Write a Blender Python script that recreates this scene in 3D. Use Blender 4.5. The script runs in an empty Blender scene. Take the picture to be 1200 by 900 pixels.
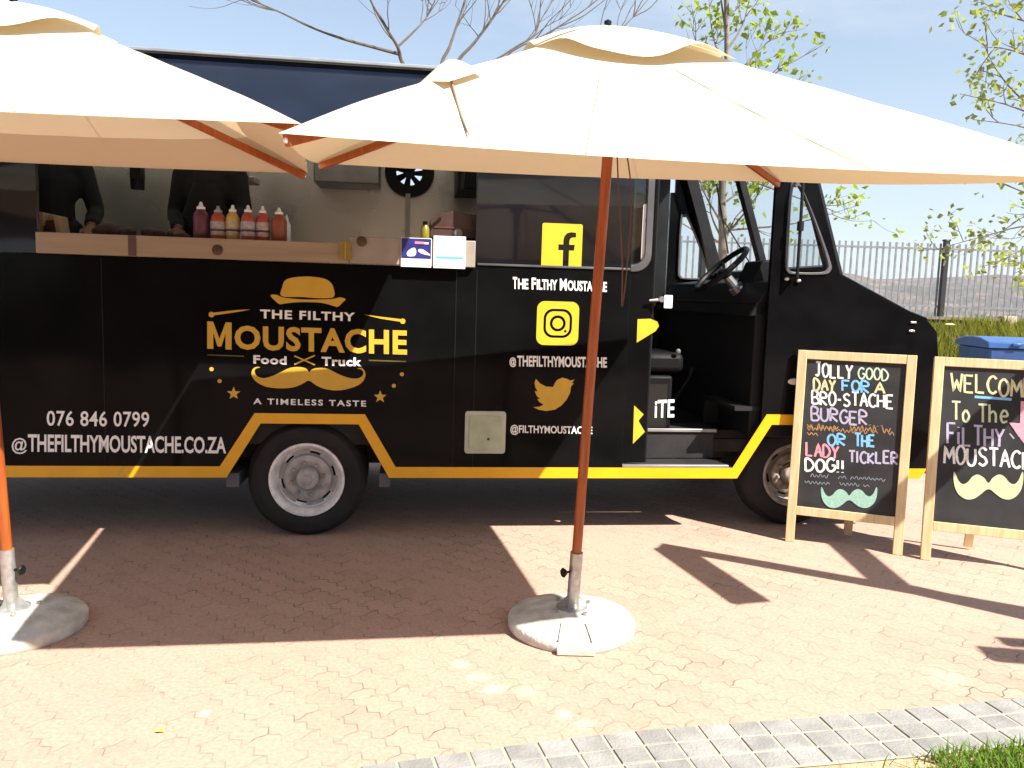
import bpy, bmesh, math, random
from math import sin, cos, pi, radians, sqrt, atan
from mathutils import Vector, Matrix, noise
random.seed(7)
D = bpy.data
SC = bpy.context.scene
COL = SC.collection

# ------------------------------------------------------------------ camera
FPX, HORIZON, ROLL, EYE = 950.0, 345.0, 0.030, 1.6
pitch = atan((450 - HORIZON) / FPX)
FW = Vector((0, cos(pitch), -sin(pitch)))
RT0 = Vector((1, 0, 0)); UP0 = RT0.cross(FW)
RT = RT0 * cos(ROLL) + UP0 * sin(ROLL)
UP = UP0 * cos(ROLL) - RT0 * sin(ROLL)
CAM = Vector((0, 0, EYE))
cd = D.cameras.new('camera'); cam = D.objects.new('camera', cd); COL.objects.link(cam)
M4 = Matrix((RT, UP, -FW)).transposed().to_4x4(); M4.translation = CAM
cam.matrix_world = M4
cd.sensor_width = 36; cd.lens = 36 * FPX / 1200; cd.clip_start = 0.05; cd.clip_end = 9000
SC.camera = cam

# ------------------------------------------------------------------ world, sun, exposure
SUNV = Vector((0.775, -0.605, 1.0)).normalized()          # towards the sun
EL = math.asin(SUNV.z); AZ = math.atan2(SUNV.x, SUNV.y)
w = D.worlds.new('World'); SC.world = w; w.use_nodes = True
nt = w.node_tree; nt.nodes.clear()
def N(t, k, **kw):
    n = t.nodes.new(k)
    for a, b in kw.items(): setattr(n, a, b)
    return n
sky = N(nt, 'ShaderNodeTexSky', sky_type='NISHITA'); sky.sun_disc = False
sky.sun_elevation = EL; sky.sun_rotation = AZ; sky.air_density = 1.0; sky.dust_density = 0.7; sky.ozone_density = 1.0
bg = N(nt, 'ShaderNodeBackground'); bg.inputs[1].default_value = 0.066
out = N(nt, 'ShaderNodeOutputWorld')
tc = N(nt, 'ShaderNodeTexCoord')
mp = N(nt, 'ShaderNodeMapping'); mp.inputs['Scale'].default_value = (1.0, 1.0, 3.2); mp.inputs['Location'].default_value = (0.37, 0.1, 0.2)
cl = N(nt, 'ShaderNodeTexNoise'); cl.inputs['Scale'].default_value = 2.6; cl.inputs['Detail'].default_value = 7; cl.inputs['Roughness'].default_value = 0.55
rp = N(nt, 'ShaderNodeValToRGB'); rp.color_ramp.elements[0].position = 0.36; rp.color_ramp.elements[1].position = 0.66
sx = N(nt, 'ShaderNodeSeparateXYZ'); hz = N(nt, 'ShaderNodeMapRange'); hz.inputs[1].default_value = 0.30; hz.inputs[2].default_value = -0.02; hz.inputs[3].default_value = 0.34; hz.inputs[4].default_value = 0.65
mx = N(nt, 'ShaderNodeMath', operation='MAXIMUM')
mix = N(nt, 'ShaderNodeMixRGB'); mix.inputs[2].default_value = (4.15, 4.75, 5.35, 1)
L = nt.links.new
L(tc.outputs['Generated'], mp.inputs[0]); L(mp.outputs[0], cl.inputs['Vector']); L(cl.outputs[0], rp.inputs[0])
L(tc.outputs['Generated'], sx.inputs[0]); L(sx.outputs[2], hz.inputs[0])
sc_ = N(nt, 'ShaderNodeMath', operation='MULTIPLY'); sc_.inputs[1].default_value = 0.62
L(rp.outputs[0], sc_.inputs[0]); L(sc_.outputs[0], mx.inputs[0]); L(hz.outputs[0], mx.inputs[1])
L(mx.outputs[0], mix.inputs[0]); L(sky.outputs[0], mix.inputs[1]); L(mix.outputs[0], bg.inputs[0]); L(bg.outputs[0], out.inputs[0])
sl = D.lights.new('sun', 'SUN'); sl.energy = 4.6; sl.angle = radians(0.5); sl.color = (1.0, 0.95, 0.86)
so = D.objects.new('sun', sl); COL.objects.link(so)
so.rotation_euler = (-SUNV).to_track_quat('-Z', 'Y').to_euler()
vs = SC.view_settings; vs.view_transform = 'Standard'; vs.look = 'None'; vs.gamma = 1; vs.use_curve_mapping = False
vs.exposure = 1.5

# ------------------------------------------------------------------ measuring helpers
def ray(px, py): return (FW * FPX + RT * (px - 600) - UP * (py - 450)).normalized()
def on_plane(px, py, P, n):
    d = ray(px, py); return CAM + d * ((P - CAM).dot(n) / d.dot(n))
def ground(px, py, z=0.0):
    d = ray(px, py); return CAM + d * ((z - EYE) / d.z)
def at(px, py, Y):
    d = ray(px, py); return CAM + d * (Y / d.y)
TYAW = radians(7.2)
TP = ground(358, 632)
TU = Vector((cos(TYAW), sin(TYAW), 0)); TN = Vector((-sin(TYAW), cos(TYAW), 0))
def S(px, py, off=0.0):
    q = on_plane(px, py, TP + TN * off, TN) - TP
    return (q.dot(TU), q.z)

# ------------------------------------------------------------------ mesh helpers
class MB:
    def __init__(s): s.v = []; s.f = []
    def add(s, vs, fs):
        o = len(s.v); s.v += [tuple(q) for q in vs]; s.f += [tuple(i + o for i in f) for f in fs]; return s
    def box(s, a, b):
        x0, y0, z0 = a; x1, y1, z1 = b
        return s.add([(x0,y0,z0),(x1,y0,z0),(x1,y1,z0),(x0,y1,z0),(x0,y0,z1),(x1,y0,z1),(x1,y1,z1),(x0,y1,z1)],
                     [(0,3,2,1),(4,5,6,7),(0,1,5,4),(1,2,6,5),(2,3,7,6),(3,0,4,7)])
    def tube(s, pts, rad, n=8, cap=True):
        pts = [Vector(p) for p in pts]; m = len(pts)
        if not hasattr(rad, '__len__'): rad = [rad] * m
        t = [(pts[min(i+1, m-1)] - pts[max(i-1, 0)]).normalized() for i in range(m)]
        a = Vector((0,0,1)) if abs(t[0].z) < .9 else Vector((1,0,0))
        u = t[0].cross(a).normalized(); vs = []; fs = []
        for i in range(m):
            u = (u - t[i] * u.dot(t[i])).normalized(); w_ = t[i].cross(u)
            for k in range(n):
                q = 2*pi*k/n; vs.append(pts[i] + (u*cos(q) + w_*sin(q)) * rad[i])
        for i in range(m-1):
            for k in range(n):
                k2 = (k+1) % n; fs.append((i*n+k, i*n+k2, (i+1)*n+k2, (i+1)*n+k))
        if cap: fs.append(tuple(range(n))[::-1]); fs.append(tuple((m-1)*n+k for k in range(n)))
        return s.add(vs, fs)
    def lathe(s, prof, n=32, c=(0,0,0), axis='z', cap=True):
        vs = []; fs = []; m = len(prof)
        for r, h in prof:
            for k in range(n):
                q = 2*pi*k/n; x, y = r*cos(q), r*sin(q)
                p = (x, y, h) if axis == 'z' else ((x, h, y) if axis == 'y' else (h, x, y))
                vs.append((p[0]+c[0], p[1]+c[1], p[2]+c[2]))
        for i in range(m-1):
            for k in range(n):
                k2 = (k+1) % n; fs.append((i*n+k, i*n+k2, (i+1)*n+k2, (i+1)*n+k))
        if cap and prof[0][0] > 1e-5: fs.append(tuple(range(n))[::-1])
        if cap and prof[-1][0] > 1e-5: fs.append(tuple((m-1)*n+k for k in range(n)))
        return s.add(vs, fs)
    def bar(s, p, q, wd, ht, up=(0,0,1)):
        p, q = Vector(p), Vector(q); t = (q-p).normalized(); r = t.cross(Vector(up)).normalized(); u = r.cross(t)
        vs = [b + r*sx*wd/2 + u*sy*ht/2 for b in (p, q) for sx, sy in ((-1,-1),(1,-1),(1,1),(-1,1))]
        return s.add(vs, [(0,1,2,3),(7,6,5,4),(0,4,5,1),(1,5,6,2),(2,6,7,3),(3,7,4,0)])
    def ell(s, c, r, n=14, m=9):
        vs = []; fs = []
        for i in range(m+1):
            a = pi*i/m
            for k in range(n):
                q = 2*pi*k/n; vs.append((c[0]+r[0]*sin(a)*cos(q), c[1]+r[1]*sin(a)*sin(q), c[2]+r[2]*cos(a)))
        for i in range(m):
            for k in range(n):
                k2 = (k+1)%n; fs.append((i*n+k, (i+1)*n+k, (i+1)*n+k2, i*n+k2))
        return s.add(vs, fs)
    def plate(s, outer, holes=(), y0=0.0, y1=0.03, mapf=None):
        """flat sheet in x-z with holes, from y0 to y1"""
        bm = bmesh.new(); ed = []
        for lp in [outer] + list(holes):
            vv = [bm.verts.new((p[0], 0, p[1])) for p in lp]
            ed += [bm.edges.new((vv[i], vv[(i+1) % len(vv)])) for i in range(len(vv))]
        bmesh.ops.triangle_fill(bm, use_beauty=True, use_dissolve=False, edges=ed)
        bm.verts.index_update(); nv = len(bm.verts)
        P2 = [(v.co.x, v.co.z) for v in bm.verts]
        tri = [tuple(v.index for v in f.verts) for f in bm.faces]
        bd = [(e.verts[0].index, e.verts[1].index) for e in bm.edges if len(e.link_faces) == 1]
        bm.free()
        vs = [(x, y0, z) for x, z in P2] + [(x, y1, z) for x, z in P2]
        fs = tri + [tuple(i+nv for i in reversed(t)) for t in tri] + [(a, b, b+nv, a+nv) for a, b in bd]
        if mapf: vs = [mapf(q) for q in vs]
        return s.add(vs, fs)
    def build(s, name, mat, parent=None, smooth=35, bevel=0, weld=True, subsurf=0):
        me = D.meshes.new(name); me.from_pydata(s.v, [], s.f)
        bm = bmesh.new(); bm.from_mesh(me)
        if weld: bmesh.ops.remove_doubles(bm, verts=bm.verts, dist=1e-5)
        bmesh.ops.recalc_face_normals(bm, faces=bm.faces)
        bm.to_mesh(me); bm.free()
        if smooth:
            for p in me.polygons: p.use_smooth = True
            me.set_sharp_from_angle(angle=radians(smooth))
        me.materials.append(mat)
        o = D.objects.new(name, me); COL.objects.link(o)
        if parent: o.parent = parent
        if bevel:
            b = o.modifiers.new('bevel', 'BEVEL'); b.width = bevel; b.segments = 2; b.limit_method = 'ANGLE'; b.angle_limit = radians(40)
        if subsurf:
            b = o.modifiers.new('sub', 'SUBSURF'); b.levels = subsurf; b.render_levels = subsurf
        return o
def tag(o, label=None, cat=None, group=None, kind=None):
    if label: o['label'] = label
    if cat: o['category'] = cat
    if group: o['group'] = group
    if kind: o['kind'] = kind
    return o
def empty(name, loc, rz=0, **k):
    o = D.objects.new(name, None); COL.objects.link(o); o.location = loc; o.rotation_euler = (0,0,rz); o.empty_display_size = .1
    return tag(o, **k)
def rounded(x0, x1, z0, z1, r, n=5):
    pts = []
    for cx, cz, a0 in ((x1-r, z1-r, 0), (x0+r, z1-r, 90), (x0+r, z0+r, 180), (x1-r, z0+r, 270)):
        for i in range(n+1):
            a = radians(a0 + 90*i/n); pts.append((cx + r*cos(a), cz + r*sin(a)))
    return pts
def circle(cx, cz, r, n=24, rz=None):
    return [(cx + r*cos(2*pi*k/n), cz + (rz or r)*sin(2*pi*k/n)) for k in range(n)]
def curve_pts(pts, n=8, closed=True):
    """Catmull-Rom through 2-D points"""
    out_ = []; m = len(pts)
    for i in range(m if closed else m-1):
        p = [pts[(i+k-1) % m] if closed else pts[min(max(i+k-1, 0), m-1)] for k in range(4)]
        for j in range(n):
            t = j/n
            out_.append(tuple(.5*((2*p[1][d]) + (-p[0][d]+p[2][d])*t + (2*p[0][d]-5*p[1][d]+4*p[2][d]-p[3][d])*t*t + (-p[0][d]+3*p[1][d]-3*p[2][d]+p[3][d])*t**3) for d in range(len(pts[0]))))
    if not closed: out_.append(tuple(pts[-1]))
    return out_

# ------------------------------------------------------------------ materials
def mat(name, col, rough=.5, metal=0, var=.12, vscale=6, bump=0, bscale=40, coat=0, spec=.5, trans=0, col2=None, ior=1.45, rvar=0, warp=0):
    m = D.materials.new(name); m.use_nodes = True; t = m.node_tree; b = t.nodes['Principled BSDF']
    b.inputs['Roughness'].default_value = rough; b.inputs['Metallic'].default_value = metal
    b.inputs['Specular IOR Level'].default_value = spec; b.inputs['Coat Weight'].default_value = coat; b.inputs['IOR'].default_value = ior
    b.inputs['Transmission Weight'].default_value = trans
    c2 = col2 or tuple(c*(1-var) for c in col); c1 = col if col2 else tuple(min(c*(1+var), 1) for c in col)
    tcn = N(t, 'ShaderNodeTexCoord'); ns = N(t, 'ShaderNodeTexNoise'); ns.inputs['Scale'].default_value = vscale; ns.inputs['Detail'].default_value = 5
    mxr = N(t, 'ShaderNodeMixRGB'); mxr.inputs[1].default_value = (*c1, 1); mxr.inputs[2].default_value = (*c2, 1)
    rmp = N(t, 'ShaderNodeMapRange'); rmp.inputs[1].default_value = .35; rmp.inputs[2].default_value = .65
    t.links.new(tcn.outputs['Object'], ns.inputs['Vector']); t.links.new(ns.outputs[0], rmp.inputs[0]); t.links.new(rmp.outputs[0], mxr.inputs[0]); t.links.new(mxr.outputs[0], b.inputs['Base Color'])
    if rvar:
        r2 = N(t, 'ShaderNodeMapRange'); r2.inputs[1].default_value = .3; r2.inputs[2].default_value = .7; r2.inputs[3].default_value = max(rough-rvar, 0); r2.inputs[4].default_value = rough+rvar
        t.links.new(ns.outputs[0], r2.inputs[0]); t.links.new(r2.outputs[0], b.inputs['Roughness'])
    nrm = None
    if warp:
        n3 = N(t, 'ShaderNodeTexNoise'); n3.inputs['Scale'].default_value = 1.6; n3.inputs['Detail'].default_value = 1
        b3 = N(t, 'ShaderNodeBump'); b3.inputs['Strength'].default_value = 1; b3.inputs['Distance'].default_value = warp
        t.links.new(tcn.outputs['Object'], n3.inputs['Vector']); t.links.new(n3.outputs[0], b3.inputs['Height']); nrm = b3
        t.links.new(b3.outputs[0], b.inputs['Normal'])
    if bump:
        n2 = N(t, 'ShaderNodeTexNoise'); n2.inputs['Scale'].default_value = bscale; n2.inputs['Detail'].default_value = 4
        bp = N(t, 'ShaderNodeBump'); bp.inputs['Strength'].default_value = bump; bp.inputs['Distance'].default_value = .01
        t.links.new(tcn.outputs['Object'], n2.inputs['Vector']); t.links.new(n2.outputs[0], bp.inputs['Height']); t.links.new(bp.outputs[0], b.inputs['Normal'])
        if nrm: t.links.new(nrm.outputs[0], bp.inputs['Normal'])
    return m
def wood(name, c1, c2, axis=2, rough=.45, scale=18):
    m = mat(name, c1, rough); t = m.node_tree; b = t.nodes['Principled BSDF']
    tcn = N(t, 'ShaderNodeTexCoord'); mp_ = N(t, 'ShaderNodeMapping'); sc = [scale, scale, scale]; sc[axis] = scale*.06; mp_.inputs['Scale'].default_value = sc
    ns = N(t, 'ShaderNodeTexNoise'); ns.inputs['Scale'].default_value = 3; ns.inputs['Detail'].default_value = 6; ns.inputs['Distortion'].default_value = .6
    mxr = N(t, 'ShaderNodeMixRGB'); mxr.inputs[1].default_value = (*c1,1); mxr.inputs[2].default_value = (*c2,1)
    rmp = N(t, 'ShaderNodeMapRange'); rmp.inputs[1].default_value = .3; rmp.inputs[2].default_value = .7
    t.links.new(tcn.outputs['Object'], mp_.inputs[0]); t.links.new(mp_.outputs[0], ns.inputs['Vector']); t.links.new(ns.outputs[0], rmp.inputs[0]); t.links.new(rmp.outputs[0], mxr.inputs[0]); t.links.new(mxr.outputs[0], b.inputs['Base Color'])
    bp = N(t, 'ShaderNodeBump'); bp.inputs['Strength'].default_value = .15; bp.inputs['Distance'].default_value = .004
    t.links.new(ns.outputs[0], bp.inputs['Height']); t.links.new(bp.outputs[0], b.inputs['Normal'])
    return m
def thin_glass(name, tint=(.93,.96,.97), refl=.10):
    m = D.materials.new(name); m.use_nodes = True; t = m.node_tree; t.nodes.clear()
    o = N(t,'ShaderNodeOutputMaterial'); tr = N(t,'ShaderNodeBsdfTransparent'); gl = N(t,'ShaderNodeBsdfGlossy'); mxs = N(t,'ShaderNodeMixShader'); fr = N(t,'ShaderNodeMath', operation='MULTIPLY_ADD'); lw = N(t,'ShaderNodeLayerWeight'); lw.inputs[0].default_value = .5; pw = N(t,'ShaderNodeMath', operation='POWER'); pw.inputs[1].default_value = 4; fr.inputs[1].default_value = .8; fr.inputs[2].default_value = .045; t.links.new(lw.outputs['Facing'], pw.inputs[0]); t.links.new(pw.outputs[0], fr.inputs[0])
    ns = N(t,'ShaderNodeTexNoise'); ns.inputs['Scale'].default_value = 3; mr = N(t,'ShaderNodeMapRange'); mr.inputs[3].default_value = .01; mr.inputs[4].default_value = .06
    t.links.new(ns.outputs[0], mr.inputs[0]); t.links.new(mr.outputs[0], gl.inputs['Roughness'])
    tr.inputs[0].default_value = (*tint,1)
    t.links.new(fr.outputs[0], mxs.inputs[0]); t.links.new(tr.outputs[0], mxs.inputs[1]); t.links.new(gl.outputs[0], mxs.inputs[2]); t.links.new(mxs.outputs[0], o.inputs[0])
    return m
def cloth(name, col, tr, trcol=None, wrinkle=.5):
    m = D.materials.new(name); m.use_nodes = True; t = m.node_tree; t.nodes.clear()
    o = N(t,'ShaderNodeOutputMaterial'); df = N(t,'ShaderNodeBsdfDiffuse'); tl = N(t,'ShaderNodeBsdfTranslucent'); mxs = N(t,'ShaderNodeMixShader'); mxs.inputs[0].default_value = tr
    tcn = N(t,'ShaderNodeTexCoord'); ns = N(t,'ShaderNodeTexNoise'); ns.inputs['Scale'].default_value = 3.5; ns.inputs['Detail'].default_value = 5
    mxr = N(t,'ShaderNodeMixRGB'); mxr.inputs[1].default_value = (*col,1); mxr.inputs[2].default_value = (*[c*.93 for c in col],1)
    bp = N(t,'ShaderNodeBump'); bp.inputs['Strength'].default_value = wrinkle; bp.inputs['Distance'].default_value = .02
    t.links.new(tcn.outputs['Object'], ns.inputs['Vector']); t.links.new(ns.outputs[0], mxr.inputs[0]); t.links.new(mxr.outputs[0], df.inputs[0]); t.links.new(ns.outputs[0], bp.inputs['Height'])
    tl.inputs[0].default_value = (*(trcol or col),1); t.links.new(bp.outputs[0], df.inputs['Normal'])
    t.links.new(df.outputs[0], mxs.inputs[1]); t.links.new(tl.outputs[0], mxs.inputs[2]); t.links.new(mxs.outputs[0], o.inputs[0])
    return m
def leafmat(name, col, tr=.35):
    m = cloth(name, col, tr, (col[0]*1.5, col[1]*1.5, col[2]*.6), 0); t = m.node_tree
    oi = [n for n in t.nodes if n.type == 'TEX_NOISE'][0]; oi.inputs['Scale'].default_value = 1.5
    mr = [n for n in t.nodes if n.type == 'MIX_RGB'][0]; mr.inputs[2].default_value = (col[0]*.45, col[1]*.5, col[2]*.5, 1)
    return m

PAINT = mat('black_paint', (.0042,.0042,.0046), .10, var=.3, vscale=3, spec=.07, rvar=.03, warp=.010)
PAINT_GLOSS = mat('glossy_black_panel', (.006,.0065,.009), .06, var=.3, vscale=3, spec=.5, rvar=.02, warp=.006)
NAVY = mat('navy_black_hatch', (.006,.009,.020), .16, var=.25, vscale=2, spec=.22, rvar=.04, warp=.004)
PAINT_DULL = mat('black_paint_worn', (.012,.012,.013), .35, var=.3, bump=.1)
TRIM = mat('grey_rubber_trim', (.075,.075,.08), .35, var=.2)
ALU = mat('aluminium', (.55,.55,.56), .32, 1, var=.1)
ALU_TRIM = mat('grey_gutter_trim', (.42,.43,.45), .45, var=.1)
STEEL = mat('stainless_sheet', (.64,.62,.60), .27, .84, var=.05, vscale=2, rvar=.04, warp=.009)
YEL = mat('yellow_vinyl', (.72,.36,.006), .32, var=.05)
GOLD = mat('gold_vinyl', (.55,.335,.035), .30, var=.06)
LEMON = mat('lemon_vinyl', (.53,.38,.028), .32, var=.04)
WHITE = mat('white_vinyl', (.78,.78,.78), .35, var=.03)
DIMGOLD = mat('faded_gold_vinyl', (.10,.075,.015), .35, var=.2)
TYRE = mat('tyre_rubber', (.009,.009,.0095), .75, var=.35, bump=.25, bscale=60)
RIM = mat('grey_wheel_steel', (.76,.75,.77), .42, .15, var=.22, vscale=14, bump=.1)
RIMD = mat('wheel_disc_steel', (.38,.37,.37), .48, .15, var=.2, vscale=16, bump=.1)
RIM2 = mat('dusty_wheel_steel', (.30,.27,.25), .55, .1, var=.3, vscale=18, bump=.15)
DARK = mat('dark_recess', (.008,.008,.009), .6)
CHASSIS = mat('chassis_dirt', (.022,.020,.018), .8, var=.4, bump=.3)
PLY = wood('counter_plywood', (.31,.245,.17), (.24,.18,.12), 0, .5, 8)
PINE = wood('pine_frame', (.70,.55,.33), (.55,.40,.21), 2, .5, 14)
POLE = wood('varnished_pole', (.36,.090,.016), (.25,.052,.010), 2, .28, 22)
BLACKP = mat('black_plastic', (.008,.008,.009), .5, bump=.1, spec=.22)
SEATM = mat('black_vinyl_seat', (.006,.006,.007), .55, bump=.2, spec=.15)
WHITEP = mat('white_plastic', (.78,.78,.76), .4, var=.04)
GLASS = thin_glass('clear_glass')

# ------------------------------------------------------------------ ground
def paving_mat():
    m = D.materials.new('pink_zigzag_pavers'); m.use_nodes = True; t = m.node_tree; b = t.nodes['Principled BSDF']; b.inputs['Roughness'].default_value = .85; b.inputs['Specular IOR Level'].default_value = .25
    tcn = N(t,'ShaderNodeTexCoord'); rot = N(t,'ShaderNodeMapping'); rot.inputs['Rotation'].default_value = (0,0,radians(38))
    sep = N(t,'ShaderNodeSeparateXYZ'); cmb = N(t,'ShaderNodeCombineXYZ'); lk = t.links.new
    lk(tcn.outputs['Object'], rot.inputs[0]); lk(rot.outputs[0], sep.inputs[0])
    def zig(src, dst, per, amp):
        pp = N(t,'ShaderNodeMath', operation='PINGPONG'); pp.inputs[1].default_value = per
        ml = N(t,'ShaderNodeMath', operation='MULTIPLY_ADD'); ml.inputs[1].default_value = amp
        lk(sep.outputs[src], pp.inputs[0]); lk(pp.outputs[0], ml.inputs[0]); lk(sep.outputs[dst], ml.inputs[2]); return ml
    zx = zig(0, 1, .0375, .75); zy = zig(1, 0, .0375, .30)
    lk(zy.outputs[0], cmb.inputs[0]); lk(zx.outputs[0], cmb.inputs[1])
    br = N(t,'ShaderNodeTexBrick'); br.inputs['Scale'].default_value = 1; br.inputs['Brick Width'].default_value = .225; br.inputs['Row Height'].default_value = .1125
    br.inputs['Mortar Size'].default_value = .0050; br.inputs['Mortar Smooth'].default_value = .6; br.inputs['Bias'].default_value = 0
    br.inputs['Color1'].default_value = (.475,.308,.235,1); br.inputs['Color2'].default_value = (.395,.250,.190,1); br.inputs['Mortar'].default_value = (.12,.125,.105,1)
    lk(cmb.outputs[0], br.inputs['Vector'])
    n1 = N(t,'ShaderNodeTexNoise'); n1.inputs['Scale'].default_value = 1.1; n1.inputs['Detail'].default_value = 6; lk(tcn.outputs['Object'], n1.inputs['Vector'])
    # sand swept over the joints
    r1 = N(t,'ShaderNodeMapRange'); r1.inputs[1].default_value = .38; r1.inputs[2].default_value = .56; r1.inputs[4].default_value = .92
    n1b = N(t,'ShaderNodeTexNoise'); n1b.inputs['Scale'].default_value = 10; n1b.inputs['Detail'].default_value = 7; lk(tcn.outputs['Object'], n1b.inputs['Vector'])
    av = N(t,'ShaderNodeMath', operation='ADD'); hv = N(t,'ShaderNodeMath', operation='MULTIPLY'); hv.inputs[1].default_value = .5
    lk(n1.outputs[0], av.inputs[0]); lk(n1b.outputs[0], av.inputs[1]); lk(av.outputs[0], hv.inputs[0]); lk(hv.outputs[0], r1.inputs[0])
    mx1 = N(t,'ShaderNodeMixRGB'); mx1.inputs[2].default_value = (.45,.294,.228,1); lk(r1.outputs[0], mx1.inputs[0]); lk(br.outputs['Color'], mx1.inputs[1])
    n2 = N(t,'ShaderNodeTexNoise'); n2.inputs['Scale'].default_value = 60; n2.inputs['Detail'].default_value = 4; lk(tcn.outputs['Object'], n2.inputs['Vector'])
    r2 = N(t,'ShaderNodeMapRange'); r2.inputs[1].default_value = .3; r2.inputs[2].default_value = .7; r2.inputs[3].default_value = .84; r2.inputs[4].default_value = 1.1; lk(n2.outputs[0], r2.inputs[0])
    mu = N(t,'ShaderNodeMixRGB', blend_type='MULTIPLY'); mu.inputs[0].default_value = 1; lk(mx1.outputs[0], mu.inputs[1]); lk(r2.outputs[0], mu.inputs[2])
    # dark dropped grit
    n5 = N(t,'ShaderNodeTexNoise'); n5.inputs['Scale'].default_value = 22; n5.inputs['Detail'].default_value = 2; lk(tcn.outputs['Object'], n5.inputs['Vector'])
    r5 = N(t,'ShaderNodeMapRange'); r5.inputs[1].default_value = .69; r5.inputs[2].default_value = .76; r5.inputs[4].default_value = .55; lk(n5.outputs[0], r5.inputs[0])
    mg = N(t,'ShaderNodeMixRGB'); mg.inputs[2].default_value = (.16,.10,.07,1); lk(r5.outputs[0], mg.inputs[0]); lk(mu.outputs[0], mg.inputs[1])
    # chalky white spill in front of the umbrella foot
    last = mg.outputs[0]
    n3 = N(t,'ShaderNodeTexNoise'); n3.inputs['Scale'].default_value = 26; n3.inputs['Detail'].default_value = 8; n3.inputs['Roughness'].default_value = .7; lk(tcn.outputs['Object'], n3.inputs['Vector'])
    def spot(px, py, r, last, k=.9):
        g = ground(px, py); vm = N(t,'ShaderNodeVectorMath', operation='DISTANCE'); vm.inputs[1].default_value = g; lk(tcn.outputs['Object'], vm.inputs[0])
        mr = N(t,'ShaderNodeMapRange'); mr.inputs[1].default_value = r; mr.inputs[2].default_value = 0; lk(vm.outputs['Value'], mr.inputs[0])
        ad = N(t,'ShaderNodeMath', operation='MULTIPLY'); lk(mr.outputs[0], ad.inputs[0]); lk(n3.outputs[0], ad.inputs[1])
        m2 = N(t,'ShaderNodeMapRange'); m2.inputs[1].default_value = .24; m2.inputs[2].default_value = .44; m2.inputs[4].default_value = k; lk(ad.outputs[0], m2.inputs[0])
        mm = N(t,'ShaderNodeMixRGB'); mm.inputs[2].default_value = (.54,.42,.36,1); lk(m2.outputs[0], mm.inputs[0]); lk(last, mm.inputs[1]); return mm.outputs[0]
    for q in ((540,778,.09,.8),(560,794,.12,.6),(580,808,.11,.8),(620,810,.12,.4),(660,838,.09,.8),(685,848,.10,.5),(1110,793,.20,.35),(240,836,.06,.8)): last = spot(*q[:3], last, q[3])
    lk(last, b.inputs['Base Color'])
    bp = N(t,'ShaderNodeBump'); bp.inputs['Strength'].default_value = .22; bp.inputs['Distance'].default_value = .004; bp.invert = True; lk(br.outputs['Fac'], bp.inputs['Height'])
    bp2 = N(t,'ShaderNodeBump'); bp2.inputs['Strength'].default_value = .25; bp2.inputs['Distance'].default_value = .004; lk(n2.outputs[0], bp2.inputs['Height']); lk(bp.outputs[0], bp2.inputs['Normal']); lk(bp2.outputs[0], b.inputs['Normal'])
    return m
m_ = MB(); m_.add([(-30,-20,0),(30,-20,0),(30,12.2,0),(-30,12.2,0)], [(0,1,2,3)])
tag(m_.build('paving', paving_mat()), 'pinkish zigzag brick paving of the forecourt in sun and umbrella shade', 'paving', kind='structure')

def terrain_z(x, y):
    if y < 12.2: return -.03
    if y < 19.3: return -.03 + 1.05*((y-12.2)/7.1)**.8
    if y < 22: return 1.02
    if y < 200: return 1.02 - 42*((y-22)/178)**.8
    h = -41 + noise.noise(Vector((x*.006, y*.006, 0)))*9
    d = max(0, y-700)/900
    if y > 700: h += min(d, 1)**1.3*130*(.72 + .55*noise.noise(Vector((x*.0021+4, y*.0011, 3))) + .22*noise.noise(Vector((x*.009, y*.006, 7))))
    return h
ys = [-300,-60,0,12.2] + [12.2+7.1*i/10 for i in range(1,11)] + [20.5,22,26,32,45,70,110,160,200,260,330,420,520,620,700,760,830,900,1000,1100,1200,1300,1400,1500,1600,1800,2200,2600]
xs = [-1500,-1000,-500,-200,-60,-20,0,10,30,60,100] + [100+40*i for i in range(1,40)] + [1800,2100,2500]
m_ = MB(); nx = len(xs)
m_.add([(x, y, terrain_z(x,y)) for y in ys for x in xs], [(j*nx+i, j*nx+i+1, (j+1)*nx+i+1, (j+1)*nx+i) for j in range(len(ys)-1) for i in range(nx-1)])
def veld():
    m = mat('dry_veld', (.17,.115,.085), .95, var=.0, col2=(.055,.06,.045), vscale=.008)
    t = m.node_tree; b = t.nodes['Principled BSDF']; b.inputs['Specular IOR Level'].default_value = .1
    # scattered pale roofs and dark trees of the town below
    tcn = N(t,'ShaderNodeTexCoord'); vo = N(t,'ShaderNodeTexVoronoi'); vo.inputs['Scale'].default_value = .045
    r = N(t,'ShaderNodeValToRGB'); e = r.color_ramp.elements; e[0].position = .0; e[0].color = (.05,.055,.05,1); e[1].position = 1; e[1].color = (.30,.26,.24,1)
    x = r.color_ramp.elements.new(.55); x.color = (.085,.08,.08,1); x = r.color_ramp.elements.new(.8); x.color = (.19,.14,.12,1)
    mx2 = N(t,'ShaderNodeMixRGB'); mx2.inputs[0].default_value = .6; src = b.inputs['Base Color'].links[0].from_socket
    sp = N(t,'ShaderNodeSeparateXYZ'); mr = N(t,'ShaderNodeMapRange'); mr.inputs[1].default_value = 60; mr.inputs[2].default_value = 250; mr.inputs[4].default_value = .65
    t.links.new(tcn.outputs['Object'], vo.inputs['Vector']); t.links.new(vo.outputs['Color'], r.inputs[0]); t.links.new(tcn.outputs['Object'], sp.inputs[0]); t.links.new(sp.outputs[1], mr.inputs[0])
    t.links.new(mr.outputs[0], mx2.inputs[0]); t.links.new(src, mx2.inputs[1]); t.links.new(r.outputs[0], mx2.inputs[2]); t.links.new(mx2.outputs[0], b.inputs['Base Color'])
    return m
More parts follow.
